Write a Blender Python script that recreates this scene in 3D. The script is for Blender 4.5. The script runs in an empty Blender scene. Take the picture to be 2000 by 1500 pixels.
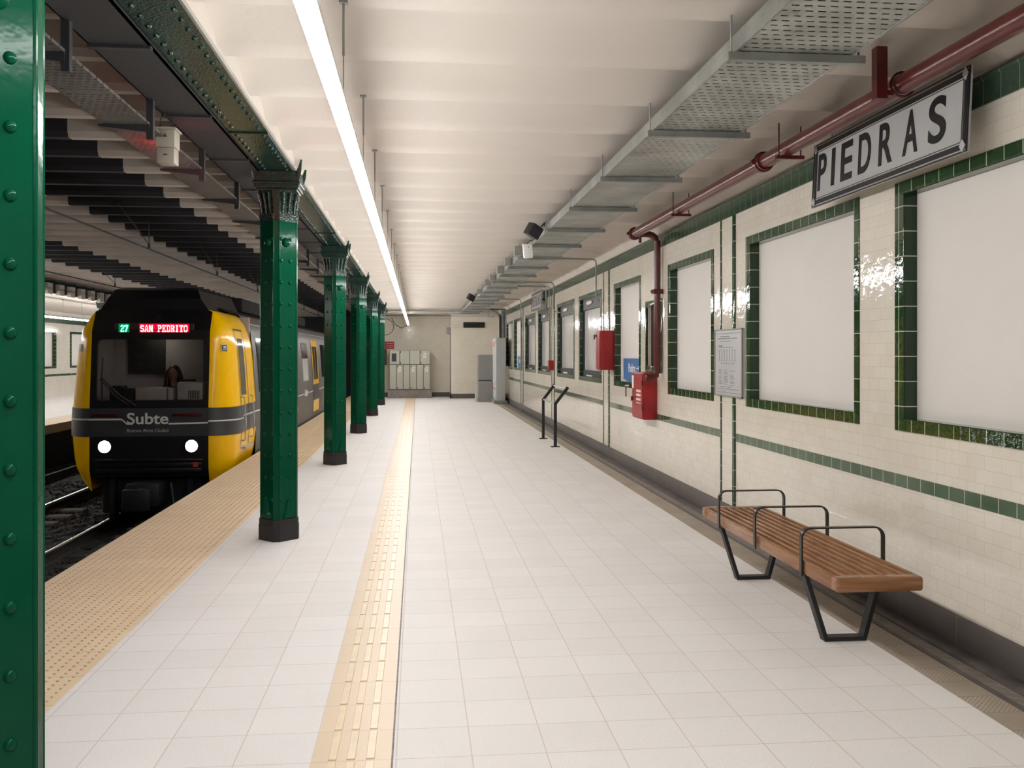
import bpy, bmesh, math, random
from mathutils import Vector, Matrix
random.seed(7)
SC = bpy.context.scene
COL = SC.collection
R = math.radians

# ------------------------------------------------------------------ camera, world, exposure
FPX = 1850.0                                  # focal length in pixels of the 2000 px wide frame
YAW = math.atan(184 / FPX)
cam = bpy.data.cameras.new('camera')
cam.sensor_fit = 'HORIZONTAL'; cam.sensor_width = 36.0
cam.lens = 36.0 * FPX / 2000.0
cam.shift_y = -58 / 2000.0
cam.clip_start = 0.05; cam.clip_end = 200
camo = bpy.data.objects.new('camera', cam); COL.objects.link(camo)
camo.location = (0, 0, 1.6)
camo.rotation_euler = (R(90), 0, -YAW)
SC.camera = camo

w = bpy.data.worlds.new('world'); SC.world = w; w.use_nodes = True
w.node_tree.nodes['Background'].inputs[0].default_value = (0.8, 0.85, 1, 1)
w.node_tree.nodes['Background'].inputs[1].default_value = 0.012
SC.view_settings.view_transform = 'Standard'
SC.view_settings.look = 'None'
SC.view_settings.exposure = 0.0
SC.view_settings.gamma = 1.0
SC.view_settings.use_curve_mapping = False
LAMP = 58.5                                   # radiance of the linear luminaires

# ------------------------------------------------------------------ material helpers
def new_mat(name):
    m = bpy.data.materials.new(name); m.use_nodes = True
    nt = m.node_tree; b = nt.nodes['Principled BSDF']
    return m, nt, b

def nd(nt, typ, **kw):
    n = nt.nodes.new(typ)
    for k, v in kw.items(): setattr(n, k, v)
    return n

def pos_node(nt): return nd(nt, 'ShaderNodeNewGeometry').outputs['Position']

def mathn(nt, op, a, b=None, c=None):
    n = nd(nt, 'ShaderNodeMath', operation=op)
    for i, v in enumerate((a, b, c)):
        if v is None: continue
        if isinstance(v, (int, float)): n.inputs[i].default_value = v
        else: nt.links.new(v, n.inputs[i])
    return n.outputs[0]

def mixc(nt, fac, a, b):
    n = nd(nt, 'ShaderNodeMix', data_type='RGBA')
    for s, v in ((n.inputs[0], fac), (n.inputs[6], a), (n.inputs[7], b)):
        if isinstance(v, (int, float)): s.default_value = v
        elif isinstance(v, (tuple, list)): s.default_value = (*v[:3], 1)
        else: nt.links.new(v, s)
    return n.outputs[2]

def noise(nt, vec, scale, detail=3, rough=.55):
    n = nd(nt, 'ShaderNodeTexNoise'); n.inputs['Scale'].default_value = scale
    n.inputs['Detail'].default_value = detail; n.inputs['Roughness'].default_value = rough
    nt.links.new(vec, n.inputs['Vector']); return n.outputs['Fac']

def ramp(nt, fac, lo, hi):
    n = nd(nt, 'ShaderNodeMapRange'); n.inputs[1].default_value = lo; n.inputs[2].default_value = hi
    n.clamp = True; nt.links.new(fac, n.inputs[0]); return n.outputs[0]

def bump(nt, b, height, strength, dist=.01):
    n = nd(nt, 'ShaderNodeBump'); n.inputs['Strength'].default_value = strength
    n.inputs['Distance'].default_value = dist
    nt.links.new(height, n.inputs['Height']); nt.links.new(n.outputs[0], b.inputs['Normal'])

def mat(name, col, rough=.5, metal=0., var=.0, vscale=6., bmp=0., bscale=60., coat=0., spec=.5):
    m, nt, b = new_mat(name)
    b.inputs['Roughness'].default_value = rough; b.inputs['Metallic'].default_value = metal
    b.inputs['Base Color'].default_value = (*col, 1)
    b.inputs['Specular IOR Level'].default_value = spec
    if coat: b.inputs['Coat Weight'].default_value = coat; b.inputs['Coat Roughness'].default_value = .08
    P = pos_node(nt)
    if var:
        f = ramp(nt, noise(nt, P, vscale, 4), .35, .68)
        dark = tuple(c * (1 - var) for c in col)
        nt.links.new(mixc(nt, f, dark, col), b.inputs['Base Color'])
    if bmp: bump(nt, b, noise(nt, P, bscale, 2), bmp)
    return m

def emis(name, col, s):
    m, nt, b = new_mat(name)
    b.inputs['Base Color'].default_value = (*[min(1, c) for c in col], 1)
    b.inputs['Emission Color'].default_value = (*col, 1)
    b.inputs['Emission Strength'].default_value = s
    return m

def tiles(name, axes, bw, bh, off, c1, c2, cm, mortar=.0015, rough=.15, phase=(0, 0), var=.08,
          wave=.0, wscale=9., speckle=0., dirt=0., dirtcol=(.3, .26, .2), coat=0., spec=.5):
    """brick pattern laid out in metres over two world axes"""
    m, nt, b = new_mat(name)
    P = pos_node(nt)
    sp = nd(nt, 'ShaderNodeSeparateXYZ'); nt.links.new(P, sp.inputs[0])
    cb = nd(nt, 'ShaderNodeCombineXYZ')
    for i, a in enumerate(axes):
        nt.links.new(mathn(nt, 'ADD', sp.outputs['XYZ'.index(a)], 60 * (bw if i == 0 else bh) * 2 - phase[i]), cb.inputs[i])
    br = nd(nt, 'ShaderNodeTexBrick'); br.offset = off; br.squash = 1
    nt.links.new(cb.outputs[0], br.inputs['Vector'])
    for k, v in (('Scale', 1), ('Mortar Size', mortar), ('Mortar Smooth', .2), ('Brick Width', bw), ('Row Height', bh), ('Bias', 0)):
        br.inputs[k].default_value = v
    br.inputs['Color1'].default_value = (*c1, 1); br.inputs['Color2'].default_value = (*c2, 1)
    br.inputs['Mortar'].default_value = (*cm, 1)
    col = br.outputs['Color']
    if var:
        f = noise(nt, P, 2.2, 4)
        col = mixc(nt, mathn(nt, 'MULTIPLY', ramp(nt, f, .4, .75), var), col, dirtcol)
    if speckle:
        f = noise(nt, P, 170, 2, .7)
        col = mixc(nt, mathn(nt, 'MULTIPLY', ramp(nt, f, .52, .72), speckle), col, (.42, .38, .36))
    if dirt:
        f = noise(nt, P, 26, 5, .7)
        col = mixc(nt, mathn(nt, 'MULTIPLY', ramp(nt, f, .56, .75), dirt), col, dirtcol)
    nt.links.new(col, b.inputs['Base Color'])
    b.inputs['Roughness'].default_value = rough
    b.inputs['Specular IOR Level'].default_value = spec
    if coat: b.inputs['Coat Weight'].default_value = coat
    h = mathn(nt, 'MULTIPLY', br.outputs['Fac'], -1.0)
    if wave:
        h = mathn(nt, 'ADD', h, mathn(nt, 'MULTIPLY', noise(nt, P, wscale, 3), wave))
    bump(nt, b, h, .35, .004)
    return m

M = {}
WHITE_T = (.84, .815, .795)
M['floor'] = tiles('terrazzo floor tiles', 'XY', .3, .3, 0, WHITE_T, (.805, .775, .755), (.60, .53, .50), .0022, .55,
                   (-.416, .17), .08, 0, 9, .45, 0, (.60, .54, .51))
M['floor_r'] = tiles('terrazzo floor tiles beside strip', 'XY', .3, .3, 0, WHITE_T, (.805, .775, .755), (.60, .53, .50), .0022, .55,
                     (.215, .17), .08, 0, 9, .45, 0, (.60, .54, .51))
M['tan'] = tiles('tan tactile paving', 'XY', 2.0, .4, 0, (.85, .665, .455), (.82, .635, .43), (.50, .35, .22), .003, .5,
                 (-2.58, .1), .25, 0, 9, .25, .12, (.55, .36, .2))
M['dome'] = mat('worn tactile stud', (.70, .50, .31), .55, 0, .35, 30)
M['guide'] = tiles('cream guiding tiles', 'XY', 4.0, .3, 0, (.76, .60, .425), (.735, .575, .40), (.58, .45, .33), .0025, .4,
                   (-.9, .17), .18, 0, 9, .2, .1, (.62, .46, .3))
M['guidebar'] = mat('cream guiding bar', (.82, .655, .44), .35, 0, .10, 14)
M['cream'] = tiles('cream wall tiles', 'YZ', .15, .075, .5, (.765, .72, .635), (.735, .685, .59), (.56, .50, .42), .0011, .06,
                   (.03, .02), .14, 2.2, 13, 0, .08, (.42, .33, .22), spec=.45)
M['cream_b'] = tiles('cream wall tiles at the end', 'XZ', .15, .075, .5, (.82, .765, .66), (.79, .735, .62), (.56, .50, .41), .0014, .07,
                     (.03, .02), .14, 2.4, 12, 0, .12, (.42, .33, .22), spec=.45)
GR1, GR2 = (.016, .062, .020), (.010, .042, .014)
M['green'] = tiles('bottle green edge tiles', 'YZ', .15, .1525, 0, GR1, GR2, (.60, .58, .50), .0032, .07,
                   (.0, 1.13), .25, 1.4, 14, 0, .15, (.05, .045, .008))
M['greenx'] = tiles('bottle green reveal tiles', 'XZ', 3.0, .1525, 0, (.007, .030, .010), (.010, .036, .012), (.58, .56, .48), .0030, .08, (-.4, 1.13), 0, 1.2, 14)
M['greenband'] = tiles('green band tiles', 'YZ', .15, .6, 0, (.035, .10, .045), (.025, .075, .035), (.56, .54, .46), .0028, .09,
                       (.05, .5), .2, .6, 8, 0, 0, (.3, .32, .27))
M['crown'] = tiles('green crown tiles', 'YZ', .15, 1.2, 0, (.018, .06, .028), (.012, .042, .02), (.30, .32, .27), .002, .2, (.02, 2.5), .25, .5, 8, 0, .3, (.16, .17, .14))
M['plaster'] = mat('white ceiling plaster', (.63, .575, .515), .75, 0, .05, .9, .15, 25)
M['board'] = mat('blank white board', (.74, .70, .655), .6, 0, .05, 1.2, .08, 90)
M['sheet'] = mat('glossy white sheet', (.66, .65, .64), .10, 0, .08, 1.5, .5, 3.5)
M['pipe'] = mat('dark red pipe paint', (.105, .012, .011), .28, 0, .25, 7, .1, 40)
M['redbox'] = mat('red enamel', (.36, .014, .018), .35, 0, .15, 5, .05, 40)
M['redlbl'] = mat('faded pale lettering', (.75, .55, .5), .6)
M['white'] = mat('white paint', (.8, .8, .78), .5)
M['steel'] = mat('galvanised steel', (.40, .42, .40), .38, .75, .35, 3.5, .05, 30)
M['steelrod'] = mat('dull steel rod', (.38, .38, .36), .45, .7)
M['alum'] = mat('brushed aluminium', (.62, .62, .62), .35, .9)
M['colgreen'] = mat('green column paint', (.001, .064, .030), .17, 0, .14, 4, .12, 22, 0, .12)
M['girder'] = mat('green girder paint', (.006, .030, .021), .20, 0, .3, 5, .45, 60)
M['boot'] = mat('black column boot', (.012, .012, .014), .55, 0, .2, 9, .1, 30)
M['dark'] = mat('dark painted steel', (.022, .021, .024), .6, 0, .3, 6)
M['black'] = mat('matt black metal', (.010, .010, .011), .5, 0, 0)
M['blackcable'] = mat('black cable', (.012, .012, .012), .6)
M['wood'] = None
M['stone'] = tiles('dark stone skirting', 'YZ', .6, .9, 0, (.12, .100, .093), (.10, .084, .078), (.28, .25, .23), .002, .45, (.1, -.3), .35, 0, 9, .2, .3, (.06, .05, .05))
M['ledge'] = mat('dark stone ledge', (.14, .12, .112), .5, 0, .45, 5, .1, 40)
M['ribbed'] = None
M['grey'] = mat('light grey cabinet paint', (.42, .44, .43), .4, 0, .06, 4)
M['greydk'] = mat('grey cabinet paint', (.27, .265, .25), .5, 0, .1, 4)
M['beige'] = mat('beige cabinet paint', (.52, .515, .43), .42, 0, .06, 3)
M['concrete'] = mat('concrete plinth', (.30, .265, .245), .8, 0, .25, 8, .2, 60)
M['seam'] = mat('dark seam', (.05, .05, .045), .6)
M['blue'] = mat('blue sign enamel', (.035, .15, .40), .4, 0, .08, 8)
M['signred'] = mat('red sign', (.40, .02, .03), .45)
M['enamel'] = mat('off white enamel', (.50, .495, .49), .28, 0, .12, 2, .2, 3)
M['ink'] = mat('black enamel', (.010, .010, .012), .28)
M['print'] = mat('grey print', (.22, .24, .25), .6)
M['paper'] = mat('printed notice sheet', (.56, .56, .57), .25, 0, .06, 4)
M['yellow'] = mat('yellow train paint', (.93, .52, .0), .17, 0, .03, 3, .03, 7, 0, .25)
M['trainblack'] = mat('black train fascia', (.010, .009, .010), .32, 0, .2, 5)
M['band'] = mat('charcoal train band', (.040, .043, .048), .38, 0, .2, 4)
M['trainside'] = mat('grey brown train side', (.095, .081, .072), .5, .0, .12, 4)
M['trainroof'] = mat('train roof', (.020, .019, .019), .8, 0, .3, 4, spec=.12)
M['stripe'] = mat('white stripe', (.62, .62, .58), .45)
M['trainwhite'] = mat('cab plastic', (.60, .56, .52), .5, 0, .1, 6)
M['sigbox'] = mat('beige signal case', (.36, .33, .27), .5)
M['cabwall'] = mat('cab lining', (.36, .34, .335), .6, 0, .1, 3)
M['darkglass'] = mat('dark window glass', (.02, .02, .022), .08)
M['ballast'] = mat('dark ballast stone', (.036, .033, .031), .85, 0, .6, 14, .6, 30)
M['rail'] = mat('polished rail head', (.55, .55, .55), .22, 1.)
M['railside'] = mat('rusty rail web', (.035, .026, .022), .7, 0, .4, 20)
M['sleeper_dk'] = mat('very dark sleeper', (.022, .02, .019), .9, 0, .4, 10)  # near track sleepers, much darker than those of the far track
M['sleeper'] = mat('concrete sleeper', (.16, .145, .13), .85, 0, .3, 10)
M['skin'] = mat('skin', (.42, .24, .18), .5)
M['hair'] = mat('auburn hair', (.06, .022, .014), .5)
M['coat'] = mat('dark coat', (.012, .013, .02), .8)
M['led_red'] = emis('red lit led', (1, .22, .20), 6)
M['led_green'] = emis('green lit led', (.18, 1, .62), 3.2)
M['led_red_halo'] = emis('red letter glow', (.75, 0, .045), .75)  # bloom around the red letters, imitated by a dim emissive backing
M['led_green_halo'] = emis('green letter glow', (0, .26, .075), .55)  # same imitated bloom, behind the green number
M['headlight'] = emis('headlight beam', (1, .97, .95), 14)
M['redglow'] = emis('red signal lens', (1, .02, .03), 150)
M['lamp'] = emis('white diffuser', (1, .985, .97), LAMP)
M['cablamp'] = emis('cab lamp', (1, .88, .75), 9)
M['pilot'] = mat('faded pink label', (.75, .25, .24), .5)
M['signlight'] = mat('cream lamp cover', (.75, .72, .62), .5)

def wood_mat(sc=(26, 1.6, 26)):
    m, nt, b = new_mat('varnished hardwood')
    P = pos_node(nt)
    mp = nd(nt, 'ShaderNodeMapping'); mp.inputs['Scale'].default_value = sc
    nt.links.new(P, mp.inputs[0])
    f = ramp(nt, noise(nt, mp.outputs[0], 2.2, 5, .6), .32, .7)
    nt.links.new(mixc(nt, f, (.20, .085, .034), (.38, .18, .082)), b.inputs['Base Color'])
    b.inputs['Roughness'].default_value = .24
    return m
M['wood'] = wood_mat(); M['wood_x'] = wood_mat((1.6, 26, 26))

def ribbed_mat():
    m, nt, b = new_mat('worn ribbed gutter tiles')
    P = pos_node(nt)
    sp = nd(nt, 'ShaderNodeSeparateXYZ'); nt.links.new(P, sp.inputs[0])
    x, y = sp.outputs[0], sp.outputs[1]
    cell = mathn(nt, 'FLOOR', mathn(nt, 'DIVIDE', y, .2))
    par = mathn(nt, 'MODULO', mathn(nt, 'ABSOLUTE', cell), 2.0)
    sgn = mathn(nt, 'SUBTRACT', mathn(nt, 'MULTIPLY', par, 2.0), 1.0)
    d = mathn(nt, 'ADD', mathn(nt, 'MULTIPLY', x, sgn), y)
    rib = mathn(nt, 'PINGPONG', d, .012)
    rf = ramp(nt, rib, .001, .009)
    joint = mathn(nt, 'LESS_THAN', mathn(nt, 'PINGPONG', y, .1), .004)
    n = ramp(nt, noise(nt, P, 3, 4), .3, .75)
    c = mixc(nt, n, (.38, .315, .25), (.48, .41, .33))
    c = mixc(nt, mathn(nt, 'MULTIPLY', mathn(nt, 'SUBTRACT', 1.0, rf), .35), c, (.16, .12, .09))
    c = mixc(nt, mathn(nt, 'MULTIPLY', joint, .35), c, (.18, .14, .11))
    nt.links.new(c, b.inputs['Base Color']); b.inputs['Roughness'].default_value = .6
    bump(nt, b, rf, .5, .004)
    return m
M['ribbed'] = ribbed_mat()

def lattice_mat():
    m, nt, b = new_mat('raised lattice gutter tiles')
    P = pos_node(nt)
    sp = nd(nt, 'ShaderNodeSeparateXYZ'); nt.links.new(P, sp.inputs[0])
    x, y = sp.outputs[0], sp.outputs[1]
    a = mathn(nt, 'PINGPONG', mathn(nt, 'ADD', y, mathn(nt, 'MULTIPLY', x, .8)), .045)
    c2 = mathn(nt, 'PINGPONG', mathn(nt, 'SUBTRACT', x, 2.735), .042)
    la = mathn(nt, 'LESS_THAN', a, .006); lb = mathn(nt, 'LESS_THAN', c2, .006)
    f = mathn(nt, 'MAXIMUM', la, lb)
    n = ramp(nt, noise(nt, P, 8, 4), .3, .7)
    c = mixc(nt, n, (.17, .145, .125), (.30, .26, .22))
    c = mixc(nt, mathn(nt, 'MULTIPLY', f, .6), c, (.38, .34, .3))
    nt.links.new(c, b.inputs['Base Color']); b.inputs['Roughness'].default_value = .6
    bump(nt, b, f, .5, .004)
    return m
M['lattice'] = lattice_mat()

def track_ceiling_mat():
    """white plaster with the two black painted bands that run above the tracks"""
    m, nt, b = new_mat('track ceiling paint')
    P = pos_node(nt)
    sp = nd(nt, 'ShaderNodeSeparateXYZ'); nt.links.new(P, sp.inputs[0])
    x = sp.outputs[0]
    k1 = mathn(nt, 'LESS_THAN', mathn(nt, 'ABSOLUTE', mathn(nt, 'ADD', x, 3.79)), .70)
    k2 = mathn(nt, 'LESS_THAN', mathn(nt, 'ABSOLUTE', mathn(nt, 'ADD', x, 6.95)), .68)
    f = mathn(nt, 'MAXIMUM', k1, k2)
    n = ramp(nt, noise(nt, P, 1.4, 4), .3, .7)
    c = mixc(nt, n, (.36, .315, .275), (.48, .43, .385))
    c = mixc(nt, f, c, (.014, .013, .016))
    nt.links.new(c, b.inputs['Base Color']); b.inputs['Roughness'].default_value = .8
    return m
M['trackceil'] = track_ceiling_mat()

def perforated(name, base, px, py, lx, ly, rough=.38, metal=.7):
    """sheet steel with rows of staggered slots cut through it"""
    m, nt, b = new_mat(name)
    P = pos_node(nt)
    sp = nd(nt, 'ShaderNodeSeparateXYZ'); nt.links.new(P, sp.inputs[0])
    x, y = sp.outputs[0], sp.outputs[1]
    row = mathn(nt, 'FLOOR', mathn(nt, 'DIVIDE', y, py))
    half = mathn(nt, 'MULTIPLY', mathn(nt, 'MODULO', mathn(nt, 'ABSOLUTE', row), 2.0), .5)
    fx = mathn(nt, 'FRACT', mathn(nt, 'ADD', mathn(nt, 'ADD', mathn(nt, 'DIVIDE', x, px), 200.0), half))
    fy = mathn(nt, 'FRACT', mathn(nt, 'ADD', mathn(nt, 'DIVIDE', y, py), 200.0))
    hole = mathn(nt, 'MULTIPLY', mathn(nt, 'LESS_THAN', fx, lx), mathn(nt, 'LESS_THAN', fy, ly))
    n = ramp(nt, noise(nt, P, 3.2, 4), .35, .7)
    nt.links.new(mixc(nt, n, tuple(c * .6 for c in base), base), b.inputs['Base Color'])
    b.inputs['Roughness'].default_value = rough; b.inputs['Metallic'].default_value = metal
    tr = nd(nt, 'ShaderNodeBsdfTransparent'); mx = nd(nt, 'ShaderNodeMixShader')
    nt.links.new(hole, mx.inputs[0]); nt.links.new(b.outputs[0], mx.inputs[1]); nt.links.new(tr.outputs[0], mx.inputs[2])
    nt.links.new(mx.outputs[0], nt.nodes['Material Output'].inputs[0])
    return m
M['perf'] = perforated('perforated galvanised sheet', (.56, .575, .54), .056, .060, .62, .2)
M['perf2'] = perforated('perforated grey sheet', (.13, .12, .11), .040, .05, .62, .3, .6, .2)

def glass_mat():
    m, nt, b = new_mat('windscreen glass')
    tr = nd(nt, 'ShaderNodeBsdfTransparent'); tr.inputs[0].default_value = (.80, .80, .80, 1)
    gl = nd(nt, 'ShaderNodeBsdfGlossy'); gl.inputs['Roughness'].default_value = .03
    fr = nd(nt, 'ShaderNodeFresnel'); fr.inputs[0].default_value = 1.45
    mx = nd(nt, 'ShaderNodeMixShader')
    nt.links.new(fr.outputs[0], mx.inputs[0]); nt.links.new(tr.outputs[0], mx.inputs[1]); nt.links.new(gl.outputs[0], mx.inputs[2])
    nt.links.new(mx.outputs[0], nt.nodes['Material Output'].inputs[0])
    return m
M['glass'] = glass_mat()

# ------------------------------------------------------------------ mesh helpers
class MB:
    def __init__(s): s.bm = bmesh.new()
    def box(s, x0, x1, y0, y1, z0, z1, bev=0, seg=2):
        r = bmesh.ops.create_cube(s.bm, size=1)
        vs = r['verts']
        for v in vs:
            v.co = ((x0 + x1) / 2 + v.co.x * (x1 - x0), (y0 + y1) / 2 + v.co.y * (y1 - y0), (z0 + z1) / 2 + v.co.z * (z1 - z0))
        if bev:
            es = list({e for v in vs for e in v.link_edges})
            bmesh.ops.bevel(s.bm, geom=es, offset=bev, segments=seg, affect='EDGES', profile=.5)
        return s
    def prism(s, pts, axis, a0, a1):
        """closed polygon pts (in the two other axes) extruded along axis"""
        def co(p, a):
            if axis == 'x': return (a, p[0], p[1])
            if axis == 'y': return (p[0], a, p[1])
            return (p[0], p[1], a)
        n = len(pts)
        A = [s.bm.verts.new(co(p, a0)) for p in pts]; B = [s.bm.verts.new(co(p, a1)) for p in pts]
        s.bm.faces.new(A); s.bm.faces.new(B[::-1])
        for i in range(n): s.bm.faces.new((A[i], B[i], B[(i + 1) % n], A[(i + 1) % n]))
        return s
    def grid(s, rows):
        """open surface through rows of points"""
        V = [[s.bm.verts.new(p) for p in r] for r in rows]
        for i in range(len(V) - 1):
            for j in range(len(V[i]) - 1):
                s.bm.faces.new((V[i][j], V[i][j + 1], V[i + 1][j + 1], V[i + 1][j]))
        return s
    def tube(s, path, r, seg=10, cap=True):
        path = [Vector(p) for p in path]; rings = []
        for i, p in enumerate(path):
            if i == 0: d = path[1] - p
            elif i == len(path) - 1: d = p - path[i - 1]
            else: d = (path[i + 1] - p).normalized() + (p - path[i - 1]).normalized()
            d.normalize()
            up = Vector((0, 0, 1)) if abs(d.z) < .9 else Vector((0, 1, 0))
            a = d.cross(up).normalized(); b = d.cross(a).normalized()
            rr = r[i] if isinstance(r, (list, tuple)) else r
            rings.append([s.bm.verts.new(p + (a * math.cos(t) + b * math.sin(t)) * rr) for t in [2 * math.pi * k / seg for k in range(seg)]])
        for i in range(len(rings) - 1):
            for k in range(seg):
                s.bm.faces.new((rings[i][k], rings[i][(k + 1) % seg], rings[i + 1][(k + 1) % seg], rings[i + 1][k]))
        if cap: s.bm.faces.new(rings[0][::-1]); s.bm.faces.new(rings[-1])
        return s
    def flat(s, path, wdir, wd, th):
        """flat bar following path; wdir: direction of its width, th: thickness in the path plane"""
        path = [Vector(p) for p in path]; W = Vector(wdir).normalized(); rings = []
        for i, p in enumerate(path):
            if i == 0: d = path[1] - p
            elif i == len(path) - 1: d = p - path[i - 1]
            else: d = (path[i + 1] - p).normalized() + (p - path[i - 1]).normalized()
            d.normalize(); n = d.cross(W).normalized()
            k = 1.0
            if 0 < i < len(path) - 1:
                c = d.dot((p - path[i - 1]).normalized()); k = 1 / max(c, .5)
            rings.append([s.bm.verts.new(p + W * a * wd / 2 + n * b * th / 2 * k) for a, b in ((-1, -1), (1, -1), (1, 1), (-1, 1))])
        for i in range(len(rings) - 1):
            for k in range(4):
                s.bm.faces.new((rings[i][k], rings[i][(k + 1) % 4], rings[i + 1][(k + 1) % 4], rings[i + 1][k]))
        s.bm.faces.new(rings[0][::-1]); s.bm.faces.new(rings[-1])
        return s
    def dome(s, c, n, r, h=None, seg=8, rings=3):
        h = h or r * .7; c = Vector(c); n = Vector(n).normalized()
        up = Vector((0, 0, 1)) if abs(n.z) < .9 else Vector((0, 1, 0))
        a = n.cross(up).normalized(); b = n.cross(a).normalized()
        R_ = []
        for i in range(rings):
            t = i / rings * math.pi / 2
            R_.append([s.bm.verts.new(c + (a * math.cos(p) + b * math.sin(p)) * r * math.cos(t) + n * h * math.sin(t)) for p in [2 * math.pi * k / seg for k in range(seg)]])
        top = s.bm.verts.new(c + n * h)
        for i in range(rings - 1):
            for k in range(seg): s.bm.faces.new((R_[i][k], R_[i][(k + 1) % seg], R_[i + 1][(k + 1) % seg], R_[i + 1][k]))
        for k in range(seg): s.bm.faces.new((R_[-1][k], R_[-1][(k + 1) % seg], top))
        return s
    def ball(s, c, rx, ry, rz, seg=14):
        r = bmesh.ops.create_uvsphere(s.bm, u_segments=seg, v_segments=seg // 2 + 2, radius=1)
        for v in r['verts']: v.co = (c[0] + v.co.x * rx, c[1] + v.co.y * ry, c[2] + v.co.z * rz)
        return s
    def text(s, string, org, xd, yd, wd, ht, depth=.004, bold=0.0):
        cu = bpy.data.curves.new('t', 'FONT'); cu.body = string; cu.offset = bold; cu.extrude = .5
        ob = bpy.data.objects.new('t', cu); COL.objects.link(ob)
        dg = bpy.context.evaluated_depsgraph_get(); dg.update()
        me = bpy.data.meshes.new_from_object(ob.evaluated_get(dg))
        xs = [v.co.x for v in me.vertices]; ys = [v.co.y for v in me.vertices]
        x0, x1, y0, y1 = min(xs), max(xs), min(ys), max(ys)
        X, Y = Vector(xd).normalized(), Vector(yd).normalized(); Z = X.cross(Y); O = Vector(org)
        if wd is None: wd = ht * (x1 - x0) / (y1 - y0)
        for v in me.vertices:
            v.co = O + X * ((v.co.x - x0) / (x1 - x0) * wd) + Y * ((v.co.y - y0) / (y1 - y0) * ht) + Z * ((v.co.z + .5) * depth)
        s.bm.from_mesh(me)
        bpy.data.objects.remove(ob); bpy.data.curves.remove(cu); bpy.data.meshes.remove(me)
        return s
    def build(s, name, m, parent=None, loc=None, smooth=35):
        """link as one mesh object; coordinates are world coordinates"""
        root = parent
        while root is not None and root.parent is not None: root = root.parent
        o_loc = Vector(root.location) if root is not None else Vector(loc or (0, 0, 0))
        bmesh.ops.translate(s.bm, verts=s.bm.verts, vec=-o_loc)
        bmesh.ops.recalc_face_normals(s.bm, faces=s.bm.faces)
        me = bpy.data.meshes.new(name); s.bm.to_mesh(me); s.bm.free()
        me.materials.append(M[m] if isinstance(m, str) else m)
        if smooth:
            for p in me.polygons: p.use_smooth = True
            me.set_sharp_from_angle(angle=R(smooth))
        o = bpy.data.objects.new(name, me); COL.objects.link(o)
        if parent is not None: o.parent = parent
        else: o.location = o_loc
        return o

def tag(o, label=None, cat=None, group=None, kind=None):
    if label: o['label'] = label
    if cat: o['category'] = cat
    if group: o['group'] = group
    if kind: o['kind'] = kind
    return o

def thing(name, label, cat, loc, group=None):
    o = bpy.data.objects.new(name, None); COL.objects.link(o)
    o.location = loc; o.empty_display_size = .1
    return tag(o, label, cat, group)

KIDS = {}
def copy_tree(o, parent=None):
    c = o.copy(); COL.objects.link(c)
    if parent is not None: c.parent = parent
    for ch in [x for x in bpy.data.objects if x.parent == o]: copy_tree(ch, c)
    return c

def struct(mb, name, m, label=None, smooth=35):
    o = mb.build(name, m, smooth=smooth); tag(o, label, None, None, 'structure'); return o

def arc(cx, cy, r, a0, a1, n):
    return [(cx + r * math.cos(R(a0 + (a1 - a0) * i / n)), cy + r * math.sin(R(a0 + (a1 - a0) * i / n))) for i in range(n + 1)]

# ------------------------------------------------------------------ main dimensions
WX = 2.945                       # right wall
EDGE = -2.58                     # near platform edge
MIR = -10.76                     # mirror: x' = MIR - x  (far platform)
Y0, Y1 = -5.0, 36.2
PIT = .795                       # pitch of the ceiling beams
COLS = [2.755, 8.39, 14.0, 19.5, 24.95, 30.2]

# ================================================================== STRUCTURE
# floors
f = MB()
f.box(-1.65, -.416, Y0, Y1, -.12, 0)
struct(f, 'floor', 'floor', 'pale terrazzo tile floor between column row and guiding strip', 0)
f = MB(); f.box(-.1, 2.51, Y0, Y1, -.12, 0)
struct(f, 'floor', 'floor_r', 'pale terrazzo tile floor between guiding strip and wall', 0)
f = MB(); f.box(EDGE, -1.65, Y0, 50, -.12, 0); f.box(EDGE - .03, EDGE, Y0, 50, -.08, -.006)
edge = struct(f, 'trim_1', 'tan', 'tan tactile paving along the platform edge', 0)
f = MB()
for i in range(16):
    x = EDGE + .05 + i * .0555
    for j in range(int((27 - 2) / .0555)):
        y = 2 + j * .0555
        r0, r1, h = .0098, .0055, .0045
        A = [f.bm.verts.new((x + r0 * math.cos(t), y + r0 * math.sin(t), -.0005)) for t in (0, 1.047, 2.094, 3.1416, 4.189, 5.236)]
        B = [f.bm.verts.new((x + r1 * math.cos(t), y + r1 * math.sin(t), h)) for t in (0, 1.047, 2.094, 3.1416, 4.189, 5.236)]
        f.bm.faces.new(B)
        for k in range(6): f.bm.faces.new((A[k], A[(k + 1) % 6], B[(k + 1) % 6], B[k]))
f.build('studs', 'dome', edge, smooth=0)
f = MB(); f.box(-.416, -.1, Y0, Y1, -.12, 0)
gs = struct(f, 'trim_2', 'guide', 'cream guiding strip of ribbed tiles along the platform', 0)
f = MB()
for j in range(int((34.6 - Y0) / .3)):
    y = .17 + .3 * (j - 16)
    for fx in (.20, .43, .67):
        x = -.416 + .316 * fx
        f.box(x, x + .034, y + .012, y + .288, -.004, .0045, .002, 1)
f.build('bars', 'guidebar', gs, smooth=0)
f = MB(); f.box(-.1045, -.0965, Y0, Y1, -.01, .0008)
f.build('joint', mat('dark joint', (.32, .28, .28), .7, 0, .4, 25), gs, smooth=0)
f = MB(); f.box(2.51, 2.70, Y0, 34.4, -.12, -.002)
struct(f, 'trim_3', 'ribbed', 'worn tan ribbed tiles along the wall gutter', 0)
f = MB(); f.box(2.70, 2.735, Y0, 34.4, -.12, .004, .004, 1)
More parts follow.
